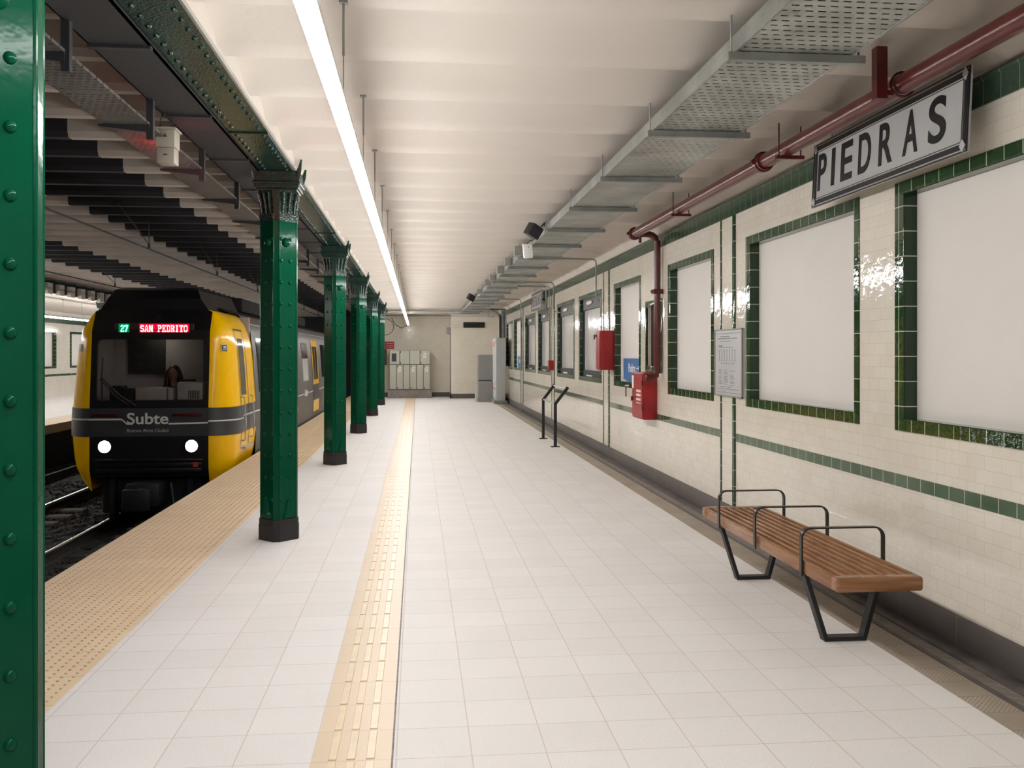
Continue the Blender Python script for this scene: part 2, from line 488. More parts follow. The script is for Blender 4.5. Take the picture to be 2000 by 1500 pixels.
struct(f, 'trim_4', mat('dark gutter curb', (.13, .11, .105), .55, 0, .35, 9), 'dark curb line in the gutter', 0)
f = MB(); f.box(2.735, 2.82, Y0, 34.4, -.12, -.004)
struct(f, 'trim_5', 'lattice', 'lattice tiles in the gutter', 0)
f = MB(); f.box(2.82, WX, Y0, 34.4, -.12, .012, .008, 2)
struct(f, 'trim_6', 'ledge', 'dark stone ledge at the foot of the wall')
f = MB(); f.box(WX - .022, WX + .05, Y0, 34.4, -.05, .172, .008, 2)
struct(f, 'baseboard_right', 'stone', 'dark stone skirting along the right wall')
# platform body under the edge
f = MB(); f.box(EDGE + .05, 2.6, Y0, Y1, -1.1, -.12)
struct(f, 'wall_platform_edge', 'dark', 'dark face of the platform below its edge', 0)

# right wall with the recesses of the panels
PAN = {'A': (3.42, 5.60), 'B': (6.08, 8.28), 'C': (9.22, 10.95), 'D': (12.34, 14.05), 'E': (15.03, 17.17), 'F': (17.69, 19.90),
       'G': (20.91, 23.12), 'H': (23.63, 25.91), 'I': (26.73, 28.97), 'J': (29.35, 31.70)}
ZB, ZT, FR, FL, DEP = 1.13, 2.655, .075, .105, .09
NICHE = (11.23, 12.07, 1.37, 2.28)
CR0 = 2.90                        # lower edge of the crown tiles
holes = [(a + FR, b - FL, ZB + FR, ZT - FR) for a, b in PAN.values()] + [(NICHE[0] + .05, NICHE[1] - .05, NICHE[2] + .05, NICHE[3] - .05)]
holes.sort()
f = MB(); y = Y0
for (a, b, z0, z1) in holes:
    f.box(WX, WX + .25, y, a, -.1, 3.4)
    f.box(WX, WX + .25, a, b, -.1, z0); f.box(WX, WX + .25, a, b, z1, 3.4)
    f.box(WX + DEP + .02, WX + .25, a, b, z0, z1)
    y = b
f.box(WX, WX + .25, y, 34.4, -.1, 3.4)
struct(f, 'wall_right', 'cream', 'cream glazed tile wall along the platform', 0)
# crown of green tiles, with a rounded moulding on top
f = MB(); f.box(WX - .012, WX + .02, Y0, 34.4, CR0, 3.03)
f.tube([(WX - .006, Y0, 3.045), (WX - .006, 34.4, 3.045)], .02, 8)
struct(f, 'trim_7', 'crown', 'green tile crown along the top of the wall')
# green dado band, broken at the wall joints
JOINTS = [(8.60, 8.99), (14.42, 14.86), (20.31, 20.71), (26.42, 26.95)]
f = MB(); y = Y0
for a, b in JOINTS:
    f.box(WX - .006, WX + .02, y, a, .79, .865); y = b
f.box(WX - .006, WX + .02, y, 34.4, .79, .865)
struct(f, 'trim_8', 'greenband', 'green tile band running below the panels', 0)
# vertical green joint bars (thick and thin one of each pair)
f = MB()
for a, b in JOINTS:
    f.box(WX - .014, WX + .02, a - .035, a + .035, .17, CR0, .006, 2)
    f.box(WX - .008, WX + .02, b - .018, b + .018, .17, CR0, .004, 2)
struct(f, 'trim_9', 'green', 'pairs of upright green tile bars between the wall bays')

# end walls
f = MB(); f.box(-1.45, 1.2, 35.85, 36.1, -.1, 3.5); f.box(1.202, 3.2, 34.4, 34.6, -.1, 3.5)
struct(f, 'wall_back', 'cream_b', 'cream glazed tile wall closing the platform', 0)
f = MB(); f.box(1.2, 1.3, 34.402, 36.1, -.1, 3.5)
struct(f, 'wall_back_return', 'cream', 'return of the end wall', 0)
f = MB(); f.box(-1.45, 1.2, 35.82, 35.86, 0, .17); f.box(1.17, WX, 34.36, 34.41, 0, .17); f.box(1.17, 1.21, 34.36, 35.86, 0, .17)
struct(f, 'baseboard_back', 'stone', 'dark stone skirting along the end wall', 0)
f = MB(); f.box(-1.46, -1.40, 36.1, 50, -1.1, 3.6); f.box(-14.5, -1.4, 50, 50.2, -1.3, 3.8)
struct(f, 'wall_tunnel', 'dark', 'dark tunnel walls beyond the platform', 0)
# dark soffit beam and pipe runs under the ceiling at the end
f = MB(); f.box(-1.4, 1.2, 35.55, 35.85, 2.96, 3.02); f.box(1.2, WX, 34.2, 34.4, 2.96, 3.3)
struct(f, 'trim_10', 'plaster', 'plaster beam along the end wall', 0)

# ceiling above the platform: shallow vaults between flat beam soffits
ZC = 3.22
prof = []
ys = 6.07 + PIT * (-14)
while ys < 36.4:
    fl = .17
    prof += [(ys - fl, ZC), (ys, ZC)]
    for t, h in ((.006, .05), (.04, .078), (.12, .10), (.25, .115), (.42, .118), (.60, .105), (.75, .08), (.87, .048), (.95, .02)):
        prof.append((ys + (PIT - fl) * t, ZC + h))
    ys += PIT
f = MB()
rows = []
for x in (-1.065, -.6, 0, .6, 1.2, 1.8, 2.4, 2.70):
    rows.append([(x, y, z) for y, z in prof])
for x, dz, k in ((2.78, -.012, .8), (2.85, -.05, .5), (2.90, -.10, .25), (WX + .02, -.175, 0)):
    rows.append([(x, y, ZC + dz + (z - ZC) * k) for y, z in prof])
f.grid(rows)
struct(f, 'ceiling', 'plaster', 'white vaulted plaster ceiling above the platform', 40)
f = MB(); f.box(-1.07, -1.05, Y0, Y1, ZC - .01, 3.7)
struct(f, 'trim_11', 'plaster', 'edge of the platform ceiling', 0)

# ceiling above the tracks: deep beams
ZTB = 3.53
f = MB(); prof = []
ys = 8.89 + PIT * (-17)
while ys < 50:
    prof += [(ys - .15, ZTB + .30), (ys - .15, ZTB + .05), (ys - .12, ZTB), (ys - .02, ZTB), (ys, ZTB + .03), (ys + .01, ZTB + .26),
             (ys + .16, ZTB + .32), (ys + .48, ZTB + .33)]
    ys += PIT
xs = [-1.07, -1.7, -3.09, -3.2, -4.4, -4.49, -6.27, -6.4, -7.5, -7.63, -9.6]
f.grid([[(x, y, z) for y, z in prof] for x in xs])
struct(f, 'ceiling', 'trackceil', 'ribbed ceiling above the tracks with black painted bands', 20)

# track bed
f = MB(); f.box(-8.4, EDGE + .05, Y0, 50, -1.3, -1.12)
struct(f, 'floor', 'dark', 'dark track bed between the platforms', 0)

# far platform, mirrored
f = MB(); f.box(-13.9, -9.2, 8, 50, -1.2, 0)
struct(f, 'floor', 'floor', 'pale tile floor of the opposite platform', 0)
f = MB(); f.box(-9.2, -8.3, 8, 50, -.2, .001)
struct(f, 'trim_12', 'tan', 'tan paving along the opposite platform edge', 0)
f = MB(); f.box(-9.2, -8.35, 8, 50, -1.2, -.2)
struct(f, 'wall_opposite_edge', 'dark', 'dark face of the opposite platform below its edge', 0)
FW = -13.7
OPAN = [(31.5, 33.9), (35.3, 37.6), (39.0, 41.3)]
f = MB(); y = 8
for a, b in OPAN:
    f.box(FW - .3, FW, y, a, -.1, 3.5); f.box(FW - .3, FW, a, b, -.1, 1.08); f.box(FW - .3, FW, a, b, 2.5, 3.5); f.box(FW - .3, FW - .1, a, b, 1.0, 2.6)
    y = b
f.box(FW - .3, FW, y, 50, -.1, 3.5)
struct(f, 'wall_left', 'cream', 'cream tile wall of the opposite platform', 0)
f = MB(); f.box(FW, FW + .02, 8, 50, 2.78, 3.0)
struct(f, 'trim_13', 'crown', 'green crown on the opposite wall', 0)
f = MB(); f.box(FW, FW + .01, 8, 50, .77, .85)
struct(f, 'trim_14', 'greenband', 'green tile band on the opposite wall', 0)
f = MB(); f.box(-13.9, -9.72, 8, 50, 3.22, 3.5)
struct(f, 'ceiling', 'plaster', 'white ceiling above the opposite platform', 0)
f = MB()
yy = 20.2
while yy < 40:
    f.box(-9.40, -9.30, yy, yy + .34, 3.14, 3.42); yy += PIT
struct(f, 'trim_15', 'plaster', 'white beam ends above the opposite girder', 0)

# ================================================================== LINEAR LIGHTS
def linear_light(name, label, x, ya, yb, rods, zt, hw_=.03):
    o = thing(name, label, 'light', (x, ya, 2.645))
    f = MB(); yy = ya; L = PIT * 2
    while yy < yb - .01:
        e = min(yy + L, yb); f.box(x - hw_, x + hw_, yy + .001, e - .001, 2.645, 2.69, .008, 1); yy = e
    f.build('diffuser', 'lamp', o)
    f = MB(); f.box(x - .026, x + .026, ya, yb, 2.69, 2.725)
    f.build('housing', 'alum', o)
    for ry in rods:
        f = MB(); f.tube([(x, ry, 2.72), (x, ry, 2.99)], .0025, 6); f.tube([(x, ry, 2.97), (x, ry, zt)], .006, 6); f.box(x - .02, x + .02, ry - .02, ry + .02, zt - .012, zt + .005)
        f.build('hanger_rod', 'steelrod', o)
    return o
linear_light('linear_light', 'continuous white light strip hung along the near platform ceiling', -.339, -4.2, 34.2,
             [6.07 - .08 + PIT * k for k in range(-2, 35, 2)], ZC)
linear_light('linear_light', 'white light strip above the opposite platform behind the train', -10.44, 12.0, 46.0,
             [24.4 + 1.59 * k for k in range(5)], 3.22, .027)

# ================================================================== COLUMNS
def build_column(label):
    X, Y = -1.2, 2.755
    L, fw = .183, .05
    a = fw / 2; b = a + L * math.sqrt(.5)
    def octo(o, k=0):
        A, B = a + o * .4, b + o
        return [(X - A, Y - B), (X + A, Y - B), (X + B, Y - A), (X + B, Y + A), (X + A, Y + B), (X - A, Y + B), (X - B, Y + A), (X - B, Y - A)]
    root = thing('steel_column', label, 'column', (X, Y, 0), 'riveted green columns along the near platform edge')
    f = MB(); f.prism(octo(0), 'z', .16, 2.8)
    # rounded corner beads on the axis flats
    for dx, dy in ((0, -1), (1, 0), (0, 1), (-1, 0)):
        px, py = X + dx * (b - .006), Y + dy * (b - .006)
        tx, ty = -dy * a, dx * a
        for sgn in (-1, 1): f.tube([(px + tx * sgn, py + ty * sgn, .19), (px + tx * sgn, py + ty * sgn, 2.74)], .0085, 8)
    # rivets: two rows on each wide face
    for i, (nx, ny) in enumerate(((1, -1), (1, 1), (-1, 1), (-1, -1))):
        n = Vector((nx, ny, 0)).normalized(); t = Vector((-n.y, n.x, 0))
        c = Vector((X, Y, 0)) + n * ((a + b) / math.sqrt(2))
        for fr in ((-.41, .11) if nx * ny < 0 else (.41, -.11)):
            z = .36
            while z < 2.68:
                f.dome(c + t * (fr * L) + Vector((0, 0, z)), n, .0185, .014, 10, 4); z += .1855
        f.dome(c + t * (-.12 * L * (1 if nx * ny < 0 else -1)) + Vector((0, 0, 2.56)), n, .042, .034, 14, 5)
    f.build('shaft', 'colgreen', root)
    # small cast feet on the wide faces
    f = MB()
    for nx, ny in ((1, -1), (1, 1), (-1, 1), (-1, -1)):
        n = Vector((nx, ny, 0)).normalized(); t = Vector((-n.y, n.x, 0))
        c = Vector((X, Y, 0)) + n * ((a + b) / math.sqrt(2))
        rows = []
        for z, ww, d in ((.20, .062, .020), (.222, .062, .024), (.238, .05, .026), (.255, .036, .018), (.30, .028, .016), (.335, .022, .014), (.352, .012, .005)):
            rows.append([c + t * s * ww + n * dd + Vector((0, 0, z)) for s, dd in ((-1, -.002), (-.75, d), (.75, d), (1, -.002))])
        f.grid([[tuple(p) for p in r] for r in rows])
    f.build('foot_bracket', 'colgreen', root)
    f = MB(); f.prism(octo(.014), 'z', 0, .135); f.prism(octo(.010), 'z', .135, .185)
    f.build('base', 'boot', root)
    # capital: ornamented neck, cornice and abacus with horns
    f = MB(); f.prism(octo(.006), 'z', 2.74, 2.78); f.prism(octo(.012), 'z', 2.78, 2.80)
    for z0, z1, o in ((2.80, 2.86, .0), (2.86, 2.93, .006), (2.93, 3.0, .016)):
        f.prism(octo(o), 'z', z0, z1)
    for dx, dy in ((1, -1), (1, 1), (-1, 1), (-1, -1)):
        n = Vector((dx, dy, 0)).normalized(); t = Vector((-n.y, n.x, 0)); c = Vector((X, Y, 0)) + n * ((a + b) / math.sqrt(2))
        for s in (-.06, 0, .06):
            f.tube([tuple(c + t * s + Vector((0, 0, 2.81))), tuple(c + t * s + n * .012 + Vector((0, 0, 2.9))), tuple(c + t * s * 1.2 + n * .028 + Vector((0, 0, 2.985)))], [.008, .011, .016], 6)
    f.build('neck', 'girder', root)
    f = MB()
    for z0, z1, h in ((3.0, 3.02, .172), (3.02, 3.055, .188), (3.055, 3.075, .20), (3.075, 3.168, .192)):
        f.box(X - h, X + h, Y - h * .86, Y + h * .86, z0, z1, .004, 1)
    for sx in (-1, 1):
        for sy in (-1, 1):
            f.tube([(X + sx * .18, Y + sy * .155, 3.1), (X + sx * .192, Y + sy * .165, 3.17), (X + sx * .212, Y + sy * .175, 3.26)], [.014, .02, .006], 6)
    f.build('capital', 'girder', root)
    return root
CL = ['nearest green riveted column, cut off by the left edge of the photo',
      'green riveted column standing just right of the train front on a black base',
      'green riveted column second behind the train front, past the first full column',
      'green riveted column third from the train front along the row',
      'green riveted column fourth from the train front along the row',
      'farthest green riveted column, beside the beige electrical cabinet']
c0 = build_column(CL[0])
for i, y in enumerate(COLS[1:]):
    c = copy_tree(c0); c.location.y = y; c['label'] = CL[i + 1]
c = copy_tree(c0); c.location = (-9.57, 30.2, 0)
c['label'] = 'green column on the opposite platform, mostly behind the train'; c['group'] = 'columns of the opposite platform'

# girder on top of the columns
def girder(name, label, x, y0, y1, det):
    o = thing(name, label, 'girder', (x, y0, 3.18))
    f = MB(); f.box(x - .137, x + .137, y0, y1, 3.18, 3.2); f.box(x - .015, x + .015, y0, y1, 3.2, 3.5)
    f.box(x - .137, x + .137, y0, y1, 3.48, 3.5)
    spans = [(cy - 1.5, cy + .95) for cy in COLS] if det else []
    def rivets(f, a, b, z):
        yy = a + .06
        while yy < b - .05:
            for s in (-1, 1): f.dome((x + s * .09, yy + (.03 if s > 0 else 0), z), (0, 0, -1), .018, .015, 8, 2)
            yy += .135
    if det:
        for (a, b), (c, d) in zip(spans, spans[1:]): rivets(f, b, c, 3.181)
    f.build('beam', 'girder', o)
    for a, b in spans:
        f = MB(); f.box(x - .135, x + .135, a, b, 3.170, 3.181); rivets(f, a, b, 3.171)
        f.build('cover_plate', 'girder', o)
    return o
girder('steel_girder', 'dark green riveted girder on top of the near column row', -1.2, Y0, 35.8, True)
girder('steel_girder', 'dark green girder along the opposite platform above the train', -9.55, 10, 48, False)

# dark cable duct beside the girder, with brackets
o = thing('cable_duct', 'dark flat cable duct hung along the track side of the green girder', 'cable duct', (-1.5, Y0, 3.12))
f = MB(); f.box(-1.645, -1.345, Y0, 35.8, 3.155, 3.17)
f.box(-1.645, -1.637, Y0, 35.8, 3.155, 3.22); f.box(-1.353, -1.345, Y0, 35.8, 3.155, 3.22)
f.build('trough', mat('dark mesh sheet', (.017, .0155, .018), .65, .1, .3, 40, .4, 160), o, smooth=0)
yb = 1.9 + 1.3875 * 0
BR = [3.185 + 1.395 * k for k in range(0, 18)]
for yy in BR:
    f = MB(); f.box(-1.65, -1.34, yy + .35, yy + .39, 3.14, 3.156); f.build('strap', 'dark', o, smooth=0)

o = thing('cable_tray', 'perforated grey cable tray hung beside the track above the train', 'cable tray', (-1.76, Y0, 3.0))
f = MB(); f.box(-1.90, -1.63, Y0, 35.8, 3.0, 3.002); f.box(-1.902, -1.90, Y0, 35.8, 3.0, 3.03); f.box(-1.63, -1.628, Y0, 35.8, 3.0, 3.015)
f.build('tray', 'perf2', o, smooth=0)
for k, yy in enumerate(BR):
    f = MB(); f.box(-1.65, -1.61, yy, yy + .04, 2.915, 3.16); f.build('post', 'dark', o, smooth=0)
    f = MB(); f.prism([(-1.93, 2.985), (-1.63, 2.955), (-1.63, 3.0), (-1.93, 3.0)], 'y', yy - .012, yy + .022); f.build('arm', 'dark', o, smooth=0)
# white signal box with a red lens, hanging under the duct
o = thing('signal_box', 'small white box with red lens hanging under the trackside cable tray', 'signal box', (-1.62, 6.32, 2.83))
f = MB(); f.box(-1.675, -1.565, 6.300, 6.420, 2.835, 2.935, .006, 2); f.build('lower_case', 'sigbox', o)
f = MB(); f.box(-1.68, -1.56, 6.290, 6.430, 2.937, 3.05, .006, 2); f.box(-1.69, -1.55, 6.275, 6.440, 3.05, 3.062); f.build('upper_case', 'sigbox', o)
f = MB(); f.tube([(-1.66, 6.320, 3.06), (-1.65, 6.310, 3.12), (-1.62, 6.320, 3.16)], .004, 6); f.tube([(-1.58, 6.320, 3.06), (-1.58, 6.320, 3.12), (-1.62, 6.340, 3.16)], .004, 6); f.build('hanger_cable', 'blackcable', o)
f = MB(); f.box(-1.632, -1.608, 6.296, 6.300, 2.885, 2.893); f.prism([(-1.635, 3.0), (-1.605, 3.0), (-1.62, 3.025)], 'y', 6.286, 6.291); f.build('mark', 'seam', o, smooth=0)
f = MB(); f.tube([(-1.65, 6.420, 2.90), (-1.65, 6.440, 2.90)], .04, 12); f.build('lens', 'redglow', o)

# ================================================================== PANELS ON THE RIGHT WALL
PL = {'A': 'blank white poster panel in green tile frame, cut by the right edge of the photo',
      'B': 'blank white poster panel in green tile frame below the nearer black lettered station sign',
      'C': 'blank white poster panel in green tile frame just left of the notice board',
      'D': 'blank white poster panel in green tiles with the blue name sign at its lower right',
      'E': 'glossy white panel in dark frame just behind the upper red box',
      'F': 'glossy white panel in dark frame second beyond the upper red box',
      'G': 'glossy white panel in dark frame third beyond the upper red box',
      'H': 'glossy white panel in dark frame below the far station sign',
      'I': 'white panel near the platform end with a small blue sign on it',
      'J': 'last white panel on the wall, beside the tall grey cabinet'}
def panel(key):
    a, b = PAN[key]
    o = thing('poster_panel', PL[key], 'panel', (WX, (a + b) / 2, ZB), 'poster panels along the tiled wall')
    f = MB()
    X0, X1 = WX - .008, WX + .03
    f.box(X0, X1, a, b, ZB, ZB + FR, .0015, 1); f.box(X0, X1, a, b, ZT - FR, ZT, .0015, 1)
    f.box(X0, X1, a, a + FR, ZB + FR, ZT - FR, .0015, 1); f.box(X0, X1, b - FL, b, ZB + FR, ZT - FR, .0015, 1)
    f.build('tile_frame', 'green', o)
    f = MB()
    A, B, C, D = a + FR, b - FL, ZB + FR, ZT - FR
    f.box(WX, WX + DEP, A, A + .004, C, D); f.box(WX, WX + DEP, B - .004, B, C, D)
    f.box(WX, WX + DEP, A, B, C, C + .004); f.box(WX, WX + DEP, A, B, D - .004, D)
    f.build('reveal', 'greenx', o, smooth=0)
    gl = key in 'EFGH'
    f = MB(); f.box(WX + DEP - .012, WX + DEP + .01, A, B, C, D)
    f.build('board', 'sheet' if gl else 'board', o, smooth=0)
    if gl:
        f = MB(); t = .055
        f.box(WX + .045, WX + DEP - .01, A, B, C, C + t + .06, .004, 1); f.box(WX + .045, WX + DEP - .01, A, B, D - t - .14, D, .004, 1)
        f.box(WX + .045, WX + DEP - .01, A, A + t, C, D, .004, 1); f.box(WX + .045, WX + DEP - .01, B - t, B, C, D, .004, 1)
        f.build('metal_frame', 'black', o)
        f = MB(); f.ball((WX + .03, (A + B) / 2 + .25, D - .08), .012, .28, .035)
        f.build('lamp_cover', 'signlight', o)
        f = MB(); f.box(WX + .03, WX + .046, (A + B) / 2, (A + B) / 2 + .5, C + .01, C + .035); f.build('label_strip', 'white', o, smooth=0)
    return o
for k in PAN: panel(k)
# dark glazed niche behind the red stand pipe
a, b, z0, z1 = NICHE
o = thing('glazed_niche', 'narrow dark niche in green tiles behind the red drop pipe', 'niche', (WX, (a + b) / 2, z0))
f = MB()
f.box(WX - .008, WX + .02, a, b, z0, z0 + .08, .004, 2); f.box(WX - .008, WX + .02, a, b, z1 - .07, z1, .004, 2)
f.box(WX - .008, WX + .02, a, a + .05, z0 + .08, z1 - .07, .004, 2); f.box(WX - .008, WX + .02, b - .05, b, z0 + .08, z1 - .07, .004, 2)
f.build('tile_frame', 'greenband', o)
f = MB(); f.box(WX + .06, WX + .1, a + .05, b - .05, z0 + .05, z1 - .05); f.build('back_panel', mat('dark brown panel', (.028, .014, .012), .6, spec=.2), o, smooth=0)
# far platform panels
for i, (a, b) in enumerate(OPAN):
    if i == 0: continue
    o = thing('poster_panel', ('white poster panel on the opposite wall, seen right beside the nearest column' if i == 1 else 'white poster panel on the opposite wall, half hidden by the train'), 'panel', (FW, (a + b) / 2, 1.08), 'poster panels on the opposite wall')
    f = MB()
    f.box(FW - .02, FW + .012, a, b, 1.07, 1.15); f.box(FW - .02, FW + .012, a, b, 2.42, 2.5)
    f.box(FW - .02, FW + .012, a, a + .2, 1.15, 2.42); f.box(FW - .02, FW + .012, b - .2, b, 1.15, 2.42)
    f.build('tile_frame', 'green', o, smooth=0)
    f = MB(); f.box(FW - .1, FW - .08, a, b, 1.08, 2.5); f.build('board', 'board', o, smooth=0)

# ================================================================== STATION NAME SIGNS
def station_sign(label, ya, detail=True):
    """ya: near end; sign 1.91 m long"""
    Ln, zb, zt = 1.91, 2.637, 3.08
    xb, xt = 2.79, 2.812
    def P(s, t, d=0):                  # s: 0 far (left) .. 1 near (right), t: 0 bottom..1 top
        return Vector((xb + (xt - xb) * t - d, ya + Ln * (1 - s), zb + (zt - zb) * t))
    o = thing('station_sign', label, 'sign', (2.82, ya + Ln / 2, zb), 'station name signs above the wall panels')
    def quad(f, s0, s1, t0, t1, d0, d1):
        v = [P(s, t, d) for d in (d0, d1) for s, t in ((s0, t0), (s1, t0), (s1, t1), (s0, t1))]
        vs = [f.bm.verts.new(p) for p in v]
        for q in ((3, 2, 1, 0), (4, 5, 6, 7), (0, 1, 5, 4), (1, 2, 6, 5), (2, 3, 7, 6), (3, 0, 4, 7)): f.bm.faces.new([vs[i] for i in q])
    f = MB(); quad(f, 0, 1, 0, 1, -.012, 0); f.build('plate', 'enamel', o, smooth=0)
    sx, sz = 1 / Ln, 1 / (zt - zb)
    def frame(f, off, wd, d):
        a, c = off * sx, off * sz; wa, wc = wd * sx, wd * sz
        quad(f, a, 1 - a, c, c + wc, -.001, d); quad(f, a, 1 - a, 1 - c - wc, 1 - c, -.001, d)
        quad(f, a, a + wa, c + wc, 1 - c - wc, -.001, d); quad(f, 1 - a - wa, 1 - a, c + wc, 1 - c - wc, -.001, d)
    f = MB(); frame(f, .0, .008, .006); frame(f, .018, .03, .003); frame(f, .056, .004, .003)
    f.build('border', 'ink', o, smooth=0)
    for cs in (.035 * sx, 1 - .035 * sx):
        for ct in (.035 * sz, 1 - .035 * sz):
            f = MB()
            c = P(cs, ct, .006); r = .034
            pts = [(0, -r), (r * .8, 0), (0, r), (-r * .8, 0)]
            vs = [f.bm.verts.new(c + Vector((0, p, q))) for p, q in pts]; vt = [f.bm.verts.new(c + Vector((-.004, p, q))) for p, q in pts]
            f.bm.faces.new(vt); 
            for i in range(4): f.bm.faces.new((vs[i], vs[(i + 1) % 4], vt[(i + 1) % 4], vt[i]))
            f.build('corner_ornament', 'enamel', o, smooth=0)
    yd = (P(0, 1) - P(0, 0)).normalized()
    for ch, y1, y2 in (('P', 6.41, 6.28), ('I', 6.196, 6.145), ('E', 6.05, 5.885), ('D', 5.798, 5.633), ('R', 5.529, 5.362), ('A', 5.24, 5.075), ('S', 4.964, 4.79)):
        s = (6.49 - y1) / Ln
        f = MB(); f.text(ch, P(s, .24, .0005), (0, -1, 0), yd, y1 - y2, .255, .003, .018)
        f.build('letter', 'ink', o, smooth=0)
    for s in (.12, .88):
        f = MB(); p = P(s, 1, -.02); f.tube([tuple(p), (p.x, p.y, 3.2)], .005, 6); f.build('hanger_rod', 'steelrod', o)
    f = MB()
    for s in (.15, .85): p = P(s, .5, -.03); f.box(p.x, WX, p.y - .02, p.y + .02, p.z - .02, p.z + .02)
    f.build('wall_bracket', 'dark', o, smooth=0)
    return o
station_sign('large station name sign PIEDRAS over the two nearest panels at upper right', 4.58)
station_sign('far small looking station name sign PIEDRAS above panels near the platform end', 21.35)

# notice board between panels C and B
o = thing('notice_board', 'grey framed printed notice board on the wall between two white panels', 'notice board', (WX, 8.725, 1.2))
f = MB(); f.box(2.925, WX - .002, 8.32, 9.13, 1.2, 1.84, .003, 1); f.build('backing', 'paper', o)
f = MB()
for a, b, c, d in ((8.32, 9.13, 1.2, 1.212), (8.32, 9.13, 1.828, 1.84), (8.32, 8.335, 1.2, 1.84), (9.115, 9.13, 1.2, 1.84)): f.box(2.915, 2.93, a, b, c, d)
f.build('frame', 'greydk', o, smooth=0)
f = MB(); f.box(2.920, 2.926, 8.34, 9.11, 1.796, 1.801); f.box(2.920, 2.926, 8.34, 9.04, 1.232, 1.237)
def bars(f, yl, yr, z, h, n=1, dz=0, gap=0):
    for i in range(n): f.box(2.9225, 2.9255, yr, yl, z - i * dz, z - i * dz + h)
random.seed(3)
bars(f, 8.95, 8.68, 1.765, .010); bars(f, 9.03, 8.48, 1.745, .010); bars(f, 8.96, 8.66, 1.722, .006)
bars(f, 9.0, 8.9, 1.665, .022)
for z in (1.64, 1.535): bars(f, 9.02, 8.50, z, .003)
for k in range(7): f.box(2.9225, 2.9255, 8.53 + k * .075, 8.533 + k * .075, 1.535, 1.64)
for k in range(6): f.box(2.9225, 2.9255, 8.6 + k * .06, 8.62 + k * .06, 1.66, 1.67); f.box(2.9225, 2.9255, 8.55 + k * .07, 8.57 + k * .07, 1.51, 1.52)
for cl, cr in ((9.0, 8.90), (8.85, 8.72), (8.66, 8.54)):
    for i in range(15):
        if random.random() < .8: bars(f, cl, cr + random.random() * .05, 1.45 - i * .0105, .005)
bars(f, 8.95, 8.65, 1.285, .007); bars(f, 9.02, 8.42, 1.265, .006); bars(f, 8.94, 8.8, 1.245, .005)
f.build('printing', 'print', o, smooth=0)

# blue name signs
def blue_sign(label, ya, yb):
    o = thing('name_sign', label, 'sign', (WX + .06, yb, 1.225), 'blue name signs on wall panels')
    x = WX + .05
    f = MB(); f.box(x, x + .02, ya, yb, 1.235, 1.54, .002, 1); f.box(x, x + .02, ya, yb - .2, 1.215, 1.236); f.build('plate', 'blue', o)
    f = MB(); f.text('Piedras', (x, yb - .34, 1.345), (0, -1, 0), (0, 0, 1), .43, .125, .002, .01); f.build('lettering', 'white', o, smooth=0)
    f = MB(); f.box(x - .003, x, yb - .98, yb - .84, 1.40, 1.415); f.prism([(yb - 1.04, 1.407), (yb - .97, 1.437), (yb - .97, 1.377)], 'x', x - .003, x); f.build('arrow', 'white', o, smooth=0)
blue_sign('blue name sign Piedras with arrow above the lower red box', 12.43, 13.64)
blue_sign('small far blue name sign on a white panel near the platform end', 27.13, 28.34)

# ================================================================== RED PIPE, BOXES
o = thing('fire_main', 'dark red fire main hung along the ceiling above the wall panels', 'pipe', (2.62, -2, 3.0))
PX, PZ = 2.62, 3.065
f = MB(); f.tube([(PX, -3, PZ), (PX, 11.35, PZ)], .055, 20); f.build('pipe', 'pipe', o)
for yy in (7.0, 11.3):
    f = MB(); f.tube([(PX, yy - .06, PZ), (PX, yy + .06, PZ)], .070, 18)
    f.tube([(PX, yy - .02, PZ), (PX, yy + .02, PZ)], .078, 18); f.box(PX - .095, PX + .095, yy - .015, yy + .015, PZ - .02, PZ + .02, .006, 1)
    f.build('coupling', 'pipe', o)
zd = [(PX + .02, 11.18, PZ - .02), (PX + .10, 11.20, PZ - .015)] + [(PX + .14 + .12 * math.sin(R(t)), 11.22, PZ - .135 + .12 * math.cos(R(t))) for t in range(0, 91, 15)]
zd += [(PX + .26, 11.22, 1.42)] + [(PX + .26 - .085 + .085 * math.cos(R(t)), 11.22, 1.40 - .085 * math.sin(R(t))) for t in range(0, 91, 15)] + [(PX + .13, 11.22, 1.315)]
f = MB(); f.tube(zd, .041, 16); f.dome((PX + .13, 11.22, 1.315), (-1, 0, 0), .043, .02, 14, 3); f.build('drop_pipe', 'pipe', o)
f = MB(); f.tube([(PX + .03, 11.14, PZ - .06), (PX + .03, 11.14, PZ - .13)], .018, 10); f.build('drain_plug', 'pipe', o)
f = MB(); f.box(2.80, WX, 11.20, 11.24, 2.34, 2.375); f.box(2.82, 2.94, 11.17, 11.27, 2.33, 2.385, .004, 1); f.build('pipe_clamp', 'pipe', o)
for k, yy in enumerate((3.47, 6.50, 9.30)):
    f = MB(); f.tube([(2.55, yy, 2.99), (2.55, yy, 3.24)], .005, 6); f.tube([(2.71, yy, 2.99), (2.71, yy, 3.22)], .005, 6); f.box(2.53, 2.73, yy - .018, yy + .018, 2.985, 3.01)
    f.build('hanger', 'pipe', o)
f = MB(); f.box(2.46, 2.52, 4.88, 4.94, 2.98, 3.26); f.box(2.5, 2.56, 4.89, 4.93, 3.0, 3.03)
f.tube([(PX + .066 * math.cos(R(t)), 4.91, PZ + .066 * math.sin(R(t))) for t in range(0, 361, 20)], .008, 6); f.build('ceiling_strut', 'pipe', o)

